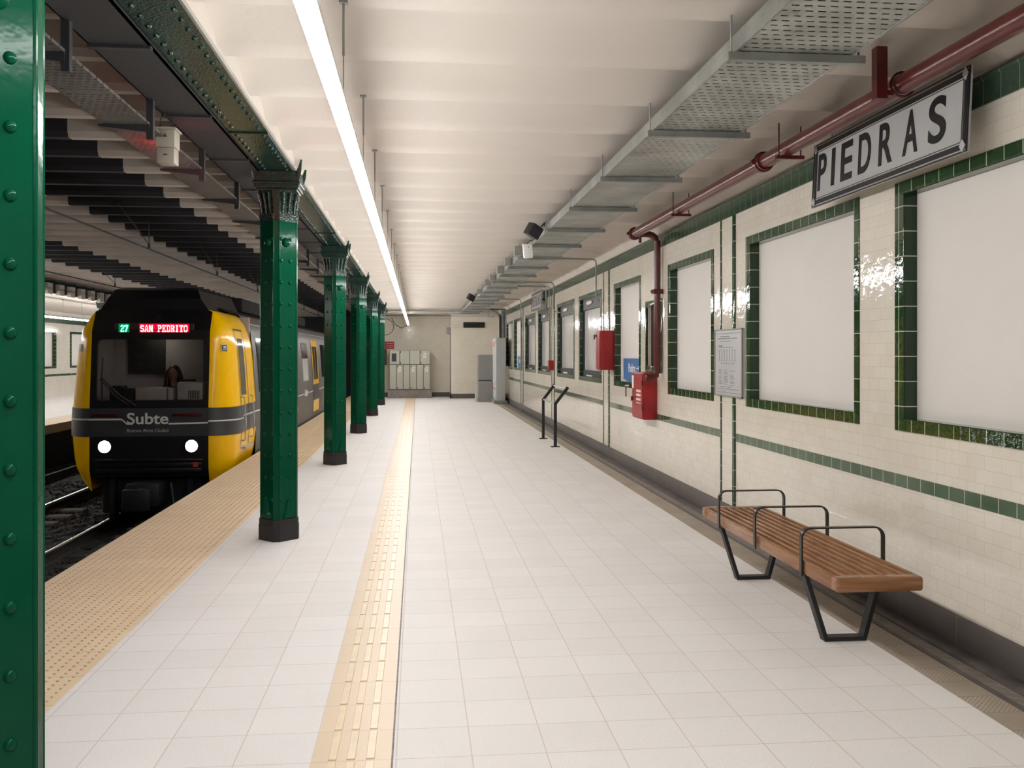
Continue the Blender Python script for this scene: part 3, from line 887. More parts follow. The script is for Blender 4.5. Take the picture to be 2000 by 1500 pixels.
o = thing('hydrant_cabinet', 'lower red hydrant cabinet on the wall under the red drop pipe', 'hydrant cabinet', (WX, 11.77, .79))
f = MB(); f.box(2.77, WX - .002, 11.47, 12.05, .79, 1.372, .006, 2); f.build('body', 'redbox', o)
f = MB(); f.box(2.757, 2.772, 11.485, 12.03, .805, 1.355, .004, 1); f.build('door', 'redbox', o)
f = MB()
for zz in (1.245, .94): f.box(2.748, 2.765, 11.465, 11.50, zz - .03, zz + .03)
f.build('hinge', 'pipe', o, smooth=0)
f = MB(); f.box(2.752, 2.758, 11.93, 12.02, 1.17, 1.33); f.build('label', 'white', o, smooth=0)
f = MB()
for k, zz in enumerate((1.125, 1.075, 1.02, .985)):
    f.box(2.7545, 2.758, 11.56, 11.79, zz, zz + (.03 if k < 3 else .012))
f.build('lettering', 'redlbl', o, smooth=0)
f = MB(); f.box(2.74, 2.76, 12.0, 12.04, 1.0, 1.06); f.tube([(2.73, 12.04, 1.19), (2.70, 12.15, 1.19)], .018, 8); f.tube([(2.70, 12.14, 1.19), (2.70, 12.14, 1.05)], .008, 6); f.build('lock', 'pipe', o)

o = thing('fire_box', 'upper red metal box on the wall between two panels', 'fire box', (WX, 14.15, 1.364))
f = MB(); f.box(2.725, WX - .002, 14.0, 14.3, 1.364, 1.956, .006, 2); f.build('body', 'redbox', o)
f = MB(); f.box(2.712, 2.727, 14.01, 14.29, 1.375, 1.945, .004, 1); f.build('door', 'redbox', o)
f = MB(); f.box(2.70, 2.715, 14.24, 14.30, 1.86, 1.9); f.tube([(2.69, 14.31, 1.9), (2.69, 14.31, 1.83)], .01, 8); f.build('padlock', 'dark', o)

# ================================================================== CABLE TRAY ABOVE THE PLATFORM
TZ = 3.045
o = thing('cable_tray', 'wide perforated galvanised cable tray hung under the platform ceiling', 'cable tray', (1.8, -4, TZ))
f = MB(); f.box(1.52, 2.08, -4, 34.0, TZ, TZ + .002); f.build('tray_sheet', 'perf', o, smooth=0)
f = MB(); f.box(1.505, 1.522, -4, 34.0, TZ - .004, TZ + .085, .003, 1); f.box(2.078, 2.095, -4, 34.0, TZ - .004, TZ + .085, .003, 1); f.build('side_rail', 'steel', o)
f = MB()
for k, (x, r) in enumerate(((1.55, .022), (1.60, .025), (1.65, .022), (1.70, .026), (1.75, .022), (1.80, .026), (1.85, .024), (1.90, .026), (1.95, .022), (2.0, .026), (2.05, .022))):
    f.tube([(x + .006 * math.sin(yy * .7 + k), yy, TZ + .006 + r) for yy in [-4 + 1.2 * i for i in range(32)]], r, 6)
f.build('cables', 'blackcable', o)
BT = [6.07 - .08 + 2 * PIT * k for k in range(-5, 18)]
for yy in BT:
    f = MB(); f.prism([(yy - .022, TZ - .042), (yy + .022, TZ - .042), (yy + .022, TZ - .004), (yy - .022, TZ - .004)], 'x', 1.47, 2.15); f.build('bracket', 'steel', o, smooth=0)
    f = MB(); f.tube([(1.49, yy, TZ - .045), (1.49, yy, ZC)], .006, 6); f.build('threaded_rod', 'steelrod', o)
    f = MB(); f.tube([(2.125, yy, TZ - .045), (2.125, yy, ZC)], .006, 6); f.build('threaded_rod', 'steelrod', o)

# loudspeakers, white box and junction boxes along the tray
def box_speaker(label, x, y, z, s):
    o = thing('loudspeaker', label, 'loudspeaker', (x, y, z))
    f = MB(); f.box(x - s / 2, x + s / 2, y, y + s, z - s / 2, z + s / 2, .006, 2)
    bmesh.ops.rotate(f.bm, verts=f.bm.verts, cent=(x, y, z), matrix=Matrix.Rotation(R(30), 3, 'Y') @ Matrix.Rotation(R(25), 3, 'Z'))
    f.build('case', 'black', o)
    f = MB(); f.box(x - s / 2 + .01, x + s / 2 - .01, y - .004, y + .002, z - s / 2 + .01, z + s / 2 - .01)
    bmesh.ops.rotate(f.bm, verts=f.bm.verts, cent=(x, y, z), matrix=Matrix.Rotation(R(30), 3, 'Y') @ Matrix.Rotation(R(25), 3, 'Z'))
    f.build('grille', 'dark', o)
    f = MB(); f.tube([(x + s * .3, y + s * .3, z + s * .3), (x + s * .7, y + s * .3, z + s * .75), (1.51, y + .2, TZ + .06)], .008, 6); f.build('cable', 'blackcable', o)
box_speaker('black cube loudspeaker on the near part of the ceiling tray', 1.40, 11.15, 3.055, .15)
box_speaker('tiny black cube loudspeaker on the far part of the ceiling tray', 1.40, 24.4, 3.05, .16)
o = thing('white_speaker', 'white box shaped speaker on the ceiling tray behind the black loudspeaker', 'speaker', (1.42, 12.2, 2.85))
f = MB(); f.box(1.36, 1.475, 12.15, 12.27, 2.85, 3.03, .006, 2)
bmesh.ops.rotate(f.bm, verts=f.bm.verts, cent=(1.42, 12.2, 2.95), matrix=Matrix.Rotation(R(-6), 3, 'Y') @ Matrix.Rotation(R(12), 3, 'X'))
f.build('case', 'white', o)
f = MB(); f.tube([(1.42, 12.13, 2.985), (1.42, 12.15, 2.985)], .006, 8); f.build('indicator', 'black', o)
f = MB(); f.tube([(1.40, 12.2, 3.02), (1.44, 12.21, 3.07), (1.51, 12.2, 3.09)], .007, 6); f.build('mounting_arm', 'dark', o)
JB = [(13.6, .14), (15.1, .12), (16.6, .13), (18.3, .12), (22.2, .1), (19.6, .12)]
JL = ['first grey junction box on the tray just behind the white speaker', 'second grey junction box on the tray beyond the white speaker',
      'third grey junction box on the tray beyond the white speaker', 'fourth grey junction box on the tray, mid platform', 'small grey junction box on the tray just before the far loudspeaker', 'fifth grey junction box on the tray, mid platform']
for (yy, s), lb in zip(JB, JL):
    f = MB(); f.box(1.39, 1.50, yy, yy + .14, TZ - .02, TZ - .02 + s, .005, 1)
    tag(f.build('junction_box', 'greydk', None, (1.445, yy, TZ - .02)), lb, 'junction box', 'junction boxes on the ceiling tray')

# conduits from the tray to the wall
def conduit(label, y, z, xd, zend, endpts=()):
    r = .06
    p = [(2.1, y, z + .01), (xd - r, y, z)] + [(xd - r + r * math.sin(R(t)), y, z - r + r * math.cos(R(t))) for t in (20, 45, 70, 90)] + [(xd, y, zend)] + list(endpts)
    f = MB(); f.tube(p, .0125, 8)
    tag(f.build('conduit', 'greydk', None, (xd, y, zend)), label, 'conduit', 'conduits from the ceiling tray to the wall')
conduit('nearest bent conduit dropping from tray to the panel behind the upper red box', 14.75, 3.10, 2.80, 2.53, [(2.84, 14.9, 2.48), (2.92, 15.1, 2.46)])
conduit('second bent conduit dropping from tray beside a joint bar', 19.6, 3.10, 2.82, 2.55, [(2.86, 19.55, 2.48), (2.94, 19.4, 2.46)])
conduit('third bent conduit dropping from tray left of the second', 20.9, 3.10, 2.84, 2.55, [(2.88, 20.95, 2.5), (2.94, 21.0, 2.47)])
conduit('fourth bent conduit ending at the small red box beside the far panels', 20.5, 3.08, 2.86, 1.45)
conduit('farthest bent conduit running down the wall to the floor', 25.7, 3.10, 2.80, .012)
f = MB(); f.box(2.84, WX, 20.46, 20.62, 1.25, 1.47, .005, 1)
tag(f.build('alarm_box', 'redbox', None, (2.9, 20.54, 1.25)), 'tiny red alarm box on the wall between far panels', 'alarm box')

# ================================================================== BENCH
BX0, BX1, BY0, BY1, BZ0, BZ1 = 2.14, 2.60, 4.66, 6.98, .375, .45
o = thing('slatted_bench', 'long slatted wooden bench with three black arm hoops by the wall', 'bench', (2.37, 5.82, 0))
nsl = 9; pitch = (BX1 - BX0 - .023) / (nsl - 1)
for i in range(nsl):
    x = BX0 + i * pitch
    f = MB(); f.box(x, x + .023, BY0 + .07, BY1 - .07, BZ0 + (.0 if i in (0, nsl - 1) else .012), BZ1, .005, 2); f.build('slat', 'wood', o)
for ya, yb in ((BY0, BY0 + .08), (BY1 - .08, BY1)):
    f = MB(); f.box(BX0 - .004, BX1 + .004, ya, yb, BZ0, BZ1 + .001, .016, 3); f.build('end_rail', 'wood_x', o)
for y in (5.10, 5.83, 6.55):
    f = MB(); f.box(BX0 + .03, BX1 - .03, y - .025, y + .025, BZ0 - .008, BZ0 + .014); f.build('cross_batten', 'wood', o, smooth=0)
    za = .63; r = .055; xa, xb = BX0 - .012, BX1 + .006
    p = [(xa, y, BZ0 - .01), (xa, y, za - r)] + [(xa + r - r * math.cos(R(t)), y, za - r + r * math.sin(R(t))) for t in (15, 30, 45, 60, 75, 90)]
    p += [(xb - r + r * math.sin(R(t)), y, za - r + r * math.cos(R(t))) for t in (0, 15, 30, 45, 60, 75, 90)] + [(xb, y, BZ0 - .01)]
    f = MB(); f.flat(p, (0, 1, 0), .034, .009); f.build('arm_hoop', mat('dark steel strap', (.035, .03, .028), .32, .6), o)
for y in (5.10, 6.55):
    f = MB(); p = [(BX0 + .005, y, BZ0 + .005), (2.262, y, .013), (2.485, y, .013), (BX1 - .012, y, BZ0 + .005)]
    f.flat(p, (0, 1, 0), .062, .024); f.build('leg_frame', 'black', o, smooth=0)

# ================================================================== INFO STAND
o = thing('sign_stand', 'empty black tilted sign stand frame standing near the wall', 'sign stand', (2.37, 17.0, 0))
for y in (16.22, 17.8):
    f = MB(); f.flat([(2.365, y, .01), (2.365, y, .745), (2.585, y, 1.03)], (0, 1, 0), .05, .05); f.build('post', 'black', o, smooth=0)
    f = MB(); f.box(2.29, 2.44, y - .06, y + .06, 0, .012); f.build('foot_plate', 'black', o, smooth=0)
for x, z in ((2.375, .745), (2.57, 1.01)):
    f = MB(); f.tube([(x, 16.2, z), (x, 17.82, z)], .018, 10); f.build('cross_tube', 'alum', o)

# ================================================================== THINGS AT THE PLATFORM END
o = thing('electrical_cabinet', 'wide beige electrical cabinet with many doors against the end wall', 'cabinet', (-.29, 35.2, 0))
f = MB(); f.box(-1.10, .515, 34.95, 35.8, 0, .29, .01, 1); f.build('plinth', 'concrete', o)
f = MB(); f.box(-1.03, .45, 35.03, 35.78, .29, 1.741, .008, 1); f.build('body', 'beige', o)
f = MB(); f.box(-1.025, .445, 35.022, 35.031, .30, 1.735); f.build('door_gap', 'seam', o, smooth=0)
def door(x0, x1, z0, z1, grille=False, hx=None, lab=None):
    f = MB(); f.box(x0 + .010, x1 - .010, 35.012, 35.030, z0 + .010, z1 - .010, .003, 1); d = f.build('door', 'beige', o)
    if hx:
        f = MB()
        for zz in (z0 + .06, z1 - .06): f.box(hx - .012, hx + .012, 35.0, 35.014, zz - .035, zz + .035)
        f.build('handle', 'black', d, smooth=0)
    if grille:
        f = MB(); f.box(x0 + .08, x0 + .25, 35.004, 35.014, z0 + .11, z1 - .11); f.build('meter_window', mat('meter window', (.05, .055, .07), .3, 0, .5, 50), d, smooth=0)
    if lab:
        f = MB(); f.box(lab[0] - .045, lab[0] + .045, 35.006, 35.013, lab[1] - .06, lab[1] + .06); f.box(lab[0] - .03, lab[0] + .06, 35.006, 35.013, lab[1] + .085, lab[1] + .115); f.build('sticker', 'white', d, smooth=0)
        f = MB(); f.prism([(lab[0] - .02, lab[1] + .0), (lab[0] + .02, lab[1] + .0), (lab[0], lab[1] + .04)], 'y', 35.003, 35.007); f.build('warning_mark', 'seam', d, smooth=0)
xs = [-1.03 + 1.48 * k / 4 for k in range(5)]
for k in range(4): door(xs[k], xs[k + 1], 1.224, 1.741, k == 0, {1: xs[1] + .03, 3: xs[3] + .03}.get(k), (xs[3] + .17, 1.53) if k == 3 else None)
xs = [-1.03 + 1.48 * k / 6 for k in range(7)]
for k in range(6): door(xs[k], xs[k + 1], .305, 1.218, False, xs[k] + .04 if k % 2 else None, (xs[k] + .12, 1.02) if k % 2 else None)

o = thing('end_sign', 'small red sign with pale text on the end wall behind the last column', 'sign', (-1.06, 35.85, 1.8))
f = MB(); f.box(-1.23, -.885, 35.825, 35.849, 1.80, 2.077); f.build('plate', 'signred', o, smooth=0)
f = MB()
for zz, a in ((2.0, -1.17), (1.93, -1.14), (1.87, -1.14)): f.box(a, -.92, 35.82, 35.826, zz - .008, zz + (.012 if zz > 1.95 else .006))
f.build('lettering', 'redlbl', o, smooth=0)
o = thing('hose_box', 'dark red wall box below the small red sign on the end wall', 'wall box', (-1.2, 35.8, 1.2))
f = MB(); f.box(-1.35, -1.16, 35.70, 35.848, 1.20, 1.79, .005, 1); f.build('body', 'pipe', o)

o = thing('vent_grille', 'dark rectangular vent grille high on the end wall', 'vent', (2.03, 34.39, 2.56))
f = MB(); f.box(1.645, 2.425, 34.36, 34.40, 2.565, 2.765); f.build('frame', 'black', o, smooth=0)
f = MB()
for k in range(7): f.box(1.66, 2.41, 34.350, 34.365, 2.58 + k * .026, 2.588 + k * .026)
f.build('louvre', 'dark', o, smooth=0)
f = MB(); f.box(1.03, 1.198, 34.5, 34.66, 2.33, 2.58, .02, 2)
tag(f.build('wall_speaker', 'greydk', None, (1.1, 34.58, 2.33)), 'small grey box on the corner of the end wall', 'speaker')
f = MB(); f.tube([(1.18, 34.45, .1), (1.18, 34.45, 2.35)], .012, 8)
tag(f.build('corner_pipe', 'ledge', None, (1.165, 34.45, .1)), 'thin brown pipe down the corner of the end wall', 'pipe')

o = thing('tall_cabinet', 'tall narrow light grey cabinet with pink labels near the wall end', 'cabinet', (2.68, 31.2, 0))
f = MB(); f.box(2.46, 2.88, 30.36, 31.95, 0, .10, .006, 1); f.build('plinth', 'concrete', o)
f = MB(); f.box(2.52, 2.81, 30.42, 31.9, .10, 2.13, .006, 1); f.build('body', 'grey', o)
for z0, z1 in ((.12, .60), (.615, 2.12)):
    f = MB(); f.box(2.508, 2.522, 30.44, 31.88, z0, z1, .003, 1); d = f.build('door', mat('pale cabinet door', (.60, .62, .62), .4), o)
    f = MB()
    for zz in (z0 + .08, z1 - .12): f.box(2.50, 2.51, 30.47, 30.50, zz - .025, zz + .025)
    f.build('latch', 'black', d, smooth=0)
for za, zb in ((1.85, 2.0), (.43, .53)):
    f = MB(); f.box(2.503, 2.509, 30.9, 31.6, za, zb); f.build('label', 'pilot', o, smooth=0)
o = thing('cable_riser', 'dark cable riser rising from the tall grey cabinet to the tray', 'cable riser', (2.74, 30.5, 2.13))
f = MB(); f.box(2.68, 2.86, 30.5, 30.62, 2.13, 3.04); f.build('channel', 'steel', o, smooth=0)
f = MB(); f.box(2.62, 2.69, 30.44, 30.5, 2.13, 2.85); f.box(2.77, 2.79, 30.46, 30.5, 2.13, 3.0); f.build('cover', 'dark', o, smooth=0)
f = MB(); f.box(2.3, 2.84, 30.5, 30.56, 3.04, 3.075); f.build('arm', 'dark', o, smooth=0)
f = MB(); f.tube([(2.2, 30.5, 3.04), (2.4, 30.48, 3.0), (2.58, 30.48, 2.9), (2.66, 30.48, 2.72), (2.66, 30.48, 2.14)], .035, 8); f.build('cable_bundle', 'greydk', o)
f = MB(); f.tube([(2.36 + .11 * math.cos(R(t)), 30.47, 2.90 + .11 * math.sin(R(t))) for t in range(0, 341, 20)], .006, 6); f.build('cable_loop', 'blackcable', o)

o = thing('equipment_cabinet', 'two part dull grey equipment cabinet left of the tall grey cabinet', 'cabinet', (2.25, 32.2, 0))
f = MB(); f.box(2.02, 2.50, 31.74, 32.5, 0, .70, .008, 1); f.build('lower_body', 'greydk', o)
f = MB(); f.box(2.03, 2.50, 31.80, 32.5, .73, 1.58, .006, 1); f.build('upper_body', 'greydk', o)
f = MB(); f.box(2.05, 2.48, 31.80, 32.4, .69, .735); f.build('gap_strip', 'black', o, smooth=0)
f = MB()
for k, (a, b) in enumerate(((2.14, 2.47), (2.16, 2.48), (2.13, 2.46))): f.box(a, b, 31.794, 31.802, .98 - k * .06, .995 - k * .06)
f.build('lettering', 'print', o, smooth=0)
f = MB(); f.box(1.94, 2.02, 31.85, 32.3, .1, .62); f.tube([(1.96, 31.8, .05), (1.96, 31.84, .05)], .05, 10); f.build('side_unit', 'trainwhite', o)
f = MB(); f.box(2.33, 2.5, 31.5, 31.73, 0, .07, .006, 1)
tag(f.build('floor_block', 'concrete', None, (2.42, 31.6, 0)), 'low concrete block on the floor before the tall grey cabinet', 'block')

# pipe run below the ceiling at the end, and cables by the last column
f = MB(); f.tube([(-1.05, 33.6, 3.10), (1.5, 33.6, 3.10)], .035, 8); f.tube([(-1.05, 33.9, 3.06), (1.5, 33.9, 3.06)], .018, 8)
tag(f.build('ceiling_pipe', 'alum', None, (0, 33.6, 3.06)), 'pale pipe run crossing under the ceiling before the end wall', 'pipe')
f = MB(); f.tube([(-1.0, 35.7, 3.0), (-.85, 35.6, 2.72), (-.62, 35.6, 2.58), (-.42, 35.62, 2.66), (-.35, 35.7, 2.78)], .012, 6)
tag(f.build('hanging_cable', 'blackcable', None, (-.7, 35.6, 2.6)), 'black cable looping on the end wall above the red sign', 'cable')
f = MB(); f.tube([(-1.2 + .3 * math.sin(R(t)), 35.6, 2.62 + .3 * math.cos(R(t))) for t in range(0, 200, 15)], .01, 6)
tag(f.build('hanging_cable', 'blackcable', None, (-1.2, 35.6, 2.3)), 'curved black cable beside the last column on the end wall', 'cable')

# ================================================================== TRACKS
random.seed(11)
f = MB()
nx, ny = 70, 300
rows = []
for i in range(nx + 1):
    x = -8.34 + (EDGE + .04 + 8.34) * i / nx
    rows.append([(x, 3 + 45 * (j / ny), -.995 + random.uniform(-.025, .03) + .02 * math.sin(x * 2.3)) for j in range(ny + 1)])
f.grid(rows)
ico = [(1, 0, 0), (-1, 0, 0), (0, 1, 0), (0, -1, 0), (0, 0, 1), (0, 0, -1)]
tri = ((0, 2, 4), (2, 1, 4), (1, 3, 4), (3, 0, 4), (2, 0, 5), (1, 2, 5), (3, 1, 5), (0, 3, 5))
for n in range(9000):
    x = random.uniform(-8.2, EDGE - .05); y = 5 + 15 * random.random() ** 1.3
    s = random.uniform(.015, .034)
    q = Matrix.Rotation(random.random() * 6.28, 3, (random.random(), random.random(), random.random() + .1))
    vs = [f.bm.verts.new(Vector((x, y, -.975)) + q @ Vector((p[0] * s * random.uniform(.7, 1.3), p[1] * s * random.uniform(.7, 1.3), p[2] * s))) for p in ico]
    for t in tri: f.bm.faces.new([vs[i] for i in t])
tag(f.build('ballast', 'ballast', None, (-5.4, 10, -1.0), 0), 'dark crushed stone ballast between the rails', 'ballast', None, 'stuff')
def rail(label, x, head='rail'):
    o = thing('rail', label, 'rail', (x, 4, -.98), 'running rails of the two tracks')
    f = MB(); f.prism([(x - .065, -.98), (x + .065, -.98), (x + .065, -.965), (x + .012, -.95), (x + .012, -.86), (x - .012, -.86), (x - .012, -.95), (x - .065, -.965)], 'y', 4, 48)
    f.build('web', 'railside', o, smooth=0)
    f = MB(); f.box(x - .034, x + .034, 4, 48, -.865, -.82, .006, 2); f.build('head', head, o)
rail('shiny near rail just beyond the platform edge, left of the train', -4.515)
rail('rail hidden under the platform edge below the train', -3.08)
rail('dull rail farther left, passing the train nose', -5.97)
rail('farthest rail beside the opposite platform', -7.405, 'railside')
f0 = MB(); f0.box(-5.0, -2.66, 5, 5.24, -1.06, -.962, .02, 1)
s0 = tag(f0.build('sleeper', 'sleeper_dk', None, (-3.8, 5.12, -1.06)), 'dark sleeper of the near track lying in ballast', 'sleeper', 'sleepers of the near track')
for k in range(1, 16):
    c = s0.copy(); COL.objects.link(c); c.location.y = 5.12 + .62 * k
f0 = MB(); f0.box(-7.9, -5.42, 8, 8.24, -1.06, -.938, .02, 1)
s0 = tag(f0.build('sleeper', 'sleeper', None, (-6.69, 8.12, -1.06)), 'concrete sleeper of the far track with pale end showing', 'sleeper', 'sleepers of the far track')
for k in range(1, 14):
    c = s0.copy(); COL.objects.link(c); c.location.y = 8.12 + .62 * k
# rail clips beside the near platform
# overhead contact wires
def wire(label, x, z, ya):
    o = thing('contact_wire', label, 'wire', (x, ya, z))
    f = MB(); f.tube([(x, ya, z), (x, 49, z - .02)], .011, 6); f.build('wire', 'blackcable', o)
    yy = ya + 2.2
    while yy < 40:
        f = MB(); f.tube([(x, yy, z), (x, yy, z + .07)], .02, 8); f.tube([(x, yy, z + .06), (x + .0, yy - 1.4, 3.52)], .006, 5); f.tube([(x, yy, z + .06), (x, yy, 3.525)], .008, 5); f.build('insulator', 'blackcable', o); yy += 4.6
wire('black overhead wire running above the near track toward the train', -3.80, 3.10, 2.5)
wire('black overhead wire above the far track', -6.75, 3.12, 6)

# ================================================================== TRAIN
TX, TY = -3.85, 14.1
o = thing('metro_train', 'yellow nosed metro train with lit headlights arriving at the platform', 'train', (TX, TY, -.9))
WPRO = [(-.38, .90), (-.3, 1.0), (-.2, 1.07), (-.05, 1.13), (.1, 1.165), (.42, 1.2), (.6, 1.2), (.825, 1.19), (1.2, 1.165), (1.5, 1.145), (1.75, 1.12), (1.95, 1.075), (2.08, 1.02), (2.17, .95), (2.23, .88), (2.255, .80)]
def lerp(tab, z):
    for (a, u), (b, v) in zip(tab, tab[1:]):
        if a <= z <= b: return u + (v - u) * (z - a) / (b - a)
    return tab[0][1] if z < tab[0][0] else tab[-1][1]
def hw(z): return lerp(WPRO, z)
def wf(z): return min(.83, hw(z) - .03)
def yo(z): return max(0, z - .85) * .10 + max(0, z - 1.95) * .5 + max(0, -.05 - z) * .35
NB = .50
def flank(sg, z, t):
    """t 0..1 nose curve, 1..2 straight part back to the cab bulkhead"""
    a, b = wf(z), hw(z)
    if t <= 1:
        q = t * math.pi / 2
        return Vector((TX + sg * (a + (b - a) * math.sin(q)), TY + yo(z) + NB * (1 - math.cos(q)), z))
    return Vector((TX + sg * b, TY + yo(z) + NB + (t - 1) * (1.84 - NB), z))
def levels(z0, z1, n):
    L = [z0 + (z1 - z0) * i / n for i in range(n + 1)]
    return sorted(set(L + [z for z, _ in WPRO if z0 < z < z1]))
def skin(f, sg, z0, z1, n=6, ts=None, off=0):
    ts = ts or [i / 10 for i in range(11)] + [1.25, 1.5, 1.75, 2.0]
    rows = []
    for z in levels(z0, z1, n):
        r = []
        for t in ts:
            p = flank(sg, z, t)
            if off:
                q = (flank(sg, z, t + .01) - flank(sg, z, max(0, t - .01))).normalized(); nrm = Vector((q.y * sg, -q.x * sg, 0)).normalized(); p = p + nrm * off
            r.append(tuple(p))
        rows.append(r)
    f.grid(rows)
for sg in (1, -1):
    f = MB(); skin(f, sg, .825, 2.255, 10)
    # close the top
    rows = [[tuple(flank(sg, 2.255, t)) for t in [i / 10 for i in range(11)] + [1.25, 1.5, 1.75, 2.0]], [(TX + sg * .3, TY + .3 + t * .75, 2.29) for t in [i / 10 for i in range(11)] + [1.25, 1.5, 1.75, 2.0]]]
    f.grid(rows)
    f.build('nose_fairing', 'yellow', o, smooth=60)
    f = MB(); skin(f, sg, -.38, .418, 6); f.build('lower_fairing', 'yellow', o, smooth=60)
    f = MB(); skin(f, sg, .418, .825, 4, [i / 10 for i in range(11)] + [1.13], .012); skin(f, sg, .418, .825, 4, [1.13, 1.5, 2.0]); f.build('side_band', 'band', o, smooth=60)
    f = MB(); skin(f, sg, .625 if sg > 0 else .655, .645 if sg > 0 else .678, 1, [i / 10 for i in range(11)] + [1.13], .015); skin(f, sg, .655, .678, 1, [1.13, 1.5, 2.0], .004); f.build('stripe', 'stripe', o, smooth=60)
    # little square emblem on the yellow corner
    zc = 1.69
    c = flank(sg, zc, .42); t1 = (flank(sg, zc, .46) - flank(sg, zc, .38)).normalized() * sg; up = (flank(sg, zc + .05, .42) - flank(sg, zc - .05, .42)).normalized()
    n = t1.cross(up).normalized()
    def plate(f, u0, u1, v0, v1, d0, d1):
        vs = [f.bm.verts.new(c + t1 * u + up * v + n * d) for d in (d0, d1) for u, v in ((u0, v0), (u1, v0), (u1, v1), (u0, v1))]
        for q in ((3, 2, 1, 0), (4, 5, 6, 7), (0, 1, 5, 4), (1, 2, 6, 5), (2, 3, 7, 6), (3, 0, 4, 7)): f.bm.faces.new([vs[i] for i in q])
    f = MB(); plate(f, -.055, .055, -.055, .055, -.02, .010); e = f.build('emblem', 'stripe', o, smooth=0)
    f = MB(); plate(f, -.047, .047, -.047, .047, .006, .013); f.build('emblem_field', 'trainblack', e, smooth=0)
    f = MB()
    plate(f, -.022, .03, .015, .03, .01, .016); plate(f, -.022, -.008, .0, .03, .01, .016); plate(f, -.022, .03, -.004, .01, .01, .016); plate(f, .018, .03, -.03, .01, .01, .016); plate(f, -.03, .005, -.032, -.02, .01, .016)
    f.build('emblem_mark', 'stripe', e, smooth=0)
# cab door on each yellow side
for sg in (1, -1):
    def sx(z, off): return TX + sg * (hw(z) + off)
    f = MB()
    for yy in (TY + .56, TY + 1.20):
        f.grid([[(sx(z, .004), yy, z), (sx(z, .004), yy + .025, z)] for z in levels(.2, 1.98, 8)])
    f.grid([[(sx(1.96, .004), TY + .56, 1.96), (sx(1.96, .004), TY + 1.225, 1.96)], [(sx(1.985, .004), TY + .56, 1.985), (sx(1.985, .004), TY + 1.225, 1.985)]])
    d = f.build('cab_door_seam', 'trainblack', o, smooth=0)
    f = MB(); f.grid([[(sx(z, .006), TY + .66, z), (sx(z, .006), TY + 1.05, z)] for z in levels(.98, 1.84, 6)]); f.build('cab_door_window', 'darkglass', o)
    for yy in (TY + .63, TY + 1.36):
        f = MB(); f.tube([(sx(.95, .0), yy, .95), (sx(.95, .05), yy, .94), (sx(.6, .05), yy, .6), (sx(.32, .05), yy, .30), (sx(.3, .0), yy, .29)], .011, 8); f.build('handrail', 'alum', o)
    f = MB(); f.box(min(sx(.2, -.02), sx(.2, .07)), max(sx(.2, -.02), sx(.2, .07)), TY + .62, TY + 1.3, .165, .20); f.build('step', 'alum', o, smooth=0)

# black front fascia with the windscreen opening
def front_ring(f, x0, x1, z0, z1, hx0, hx1, hz0, hz1, r, dy=0):
    """plate following the rake of the front with a rounded rectangular hole"""
    N = 10; inner = []; outer = []
    cs = ((hx1 - r, hz1 - r, 0, x1, z1), (hx0 + r, hz1 - r, 90, x0, z1), (hx0 + r, hz0 + r, 180, x0, z0), (hx1 - r, hz0 + r, 270, x1, z0))
    for cx, cz, a0, ox, oz in cs:
        for i in range(N + 1):
            a = R(a0 + 90 * i / N); px, pz = cx + r * math.cos(a), cz + r * math.sin(a)
            inner.append((px, pz))
            ex = ox if (i >= N / 2) == (a0 in (90, 270)) or i == N / 2 else px
            ez = oz if (i <= N / 2) == (a0 in (90, 270)) or i == N / 2 else pz
            if a0 in (0, 180):
                ex, ez = (ox, pz) if i < N / 2 else ((px, oz) if i > N / 2 else (ox, oz))
            else:
                ex, ez = (px, oz) if i < N / 2 else ((ox, pz) if i > N / 2 else (ox, oz))
            outer.append((ex, ez))
    n = len(inner)
    def V(p, d): return f.bm.verts.new((TX + p[0], TY + yo(p[1]) + d, p[1]))
    I = [V(p, dy) for p in inner]; O = [V(p, dy) for p in outer]; B = [V(p, dy + .05) for p in inner]
    for i in range(n):
        j = (i + 1) % n
        f.bm.faces.new((I[i], I[j], O[j], O[i])); f.bm.faces.new((I[i], B[i], B[j], I[j]))
f = MB(); front_ring(f, -.83, .83, .825, 1.95, -.75, .795, .935, 1.815, .07)
f.grid([[(TX - wf(z), TY + yo(z), z), (TX, TY + yo(z) - .01, z), (TX + wf(z), TY + yo(z), z)] for z in (1.95, 2.08, 2.17, 2.23, 2.255)])
f.grid([[(TX - .77, TY + yo(2.255), 2.255), (TX + .77, TY + yo(2.255), 2.255)], [(TX - .66, TY + .28, 2.42), (TX + .66, TY + .28, 2.42)], [(TX - .60, TY + .40, 2.55), (TX + .60, TY + .40, 2.55)], [(TX - .52, TY + .6, 2.60), (TX + .52, TY + .6, 2.60)], [(TX - .52, TY + 2.6, 2.60), (TX + .52, TY + 2.6, 2.60)]])
for sg in (-1, 1):
    f.grid([[(TX + sg * .77, TY + yo(2.255), 2.255), (TX + sg * .66, TY + .28, 2.42), (TX + sg * .6, TY + .4, 2.55), (TX + sg * .52, TY + .6, 2.60)], [(TX + sg * .8, TY + 2.6, 2.255), (TX + sg * .72, TY + 2.6, 2.42), (TX + sg * .66, TY + 2.6, 2.55), (TX + sg * .52, TY + 2.6, 2.60)]])
f.build('fascia', 'trainblack', o, smooth=30)
f = MB(); f.grid([[(TX - .76, TY + yo(z) + .035, z), (TX + .805, TY + yo(z) + .035, z)] for z in (.925, 1.4, 1.825)]); f.build('windscreen', 'glass', o, smooth=0)
f = MB(); f.grid([[(TX - wf(z), TY - .004, z), (TX - .4, TY - .03, z), (TX + .4, TY - .03, z), (TX + wf(z), TY - .004, z)] for z in (.418, .825)])
f.build('front_band', 'band', o, smooth=60)
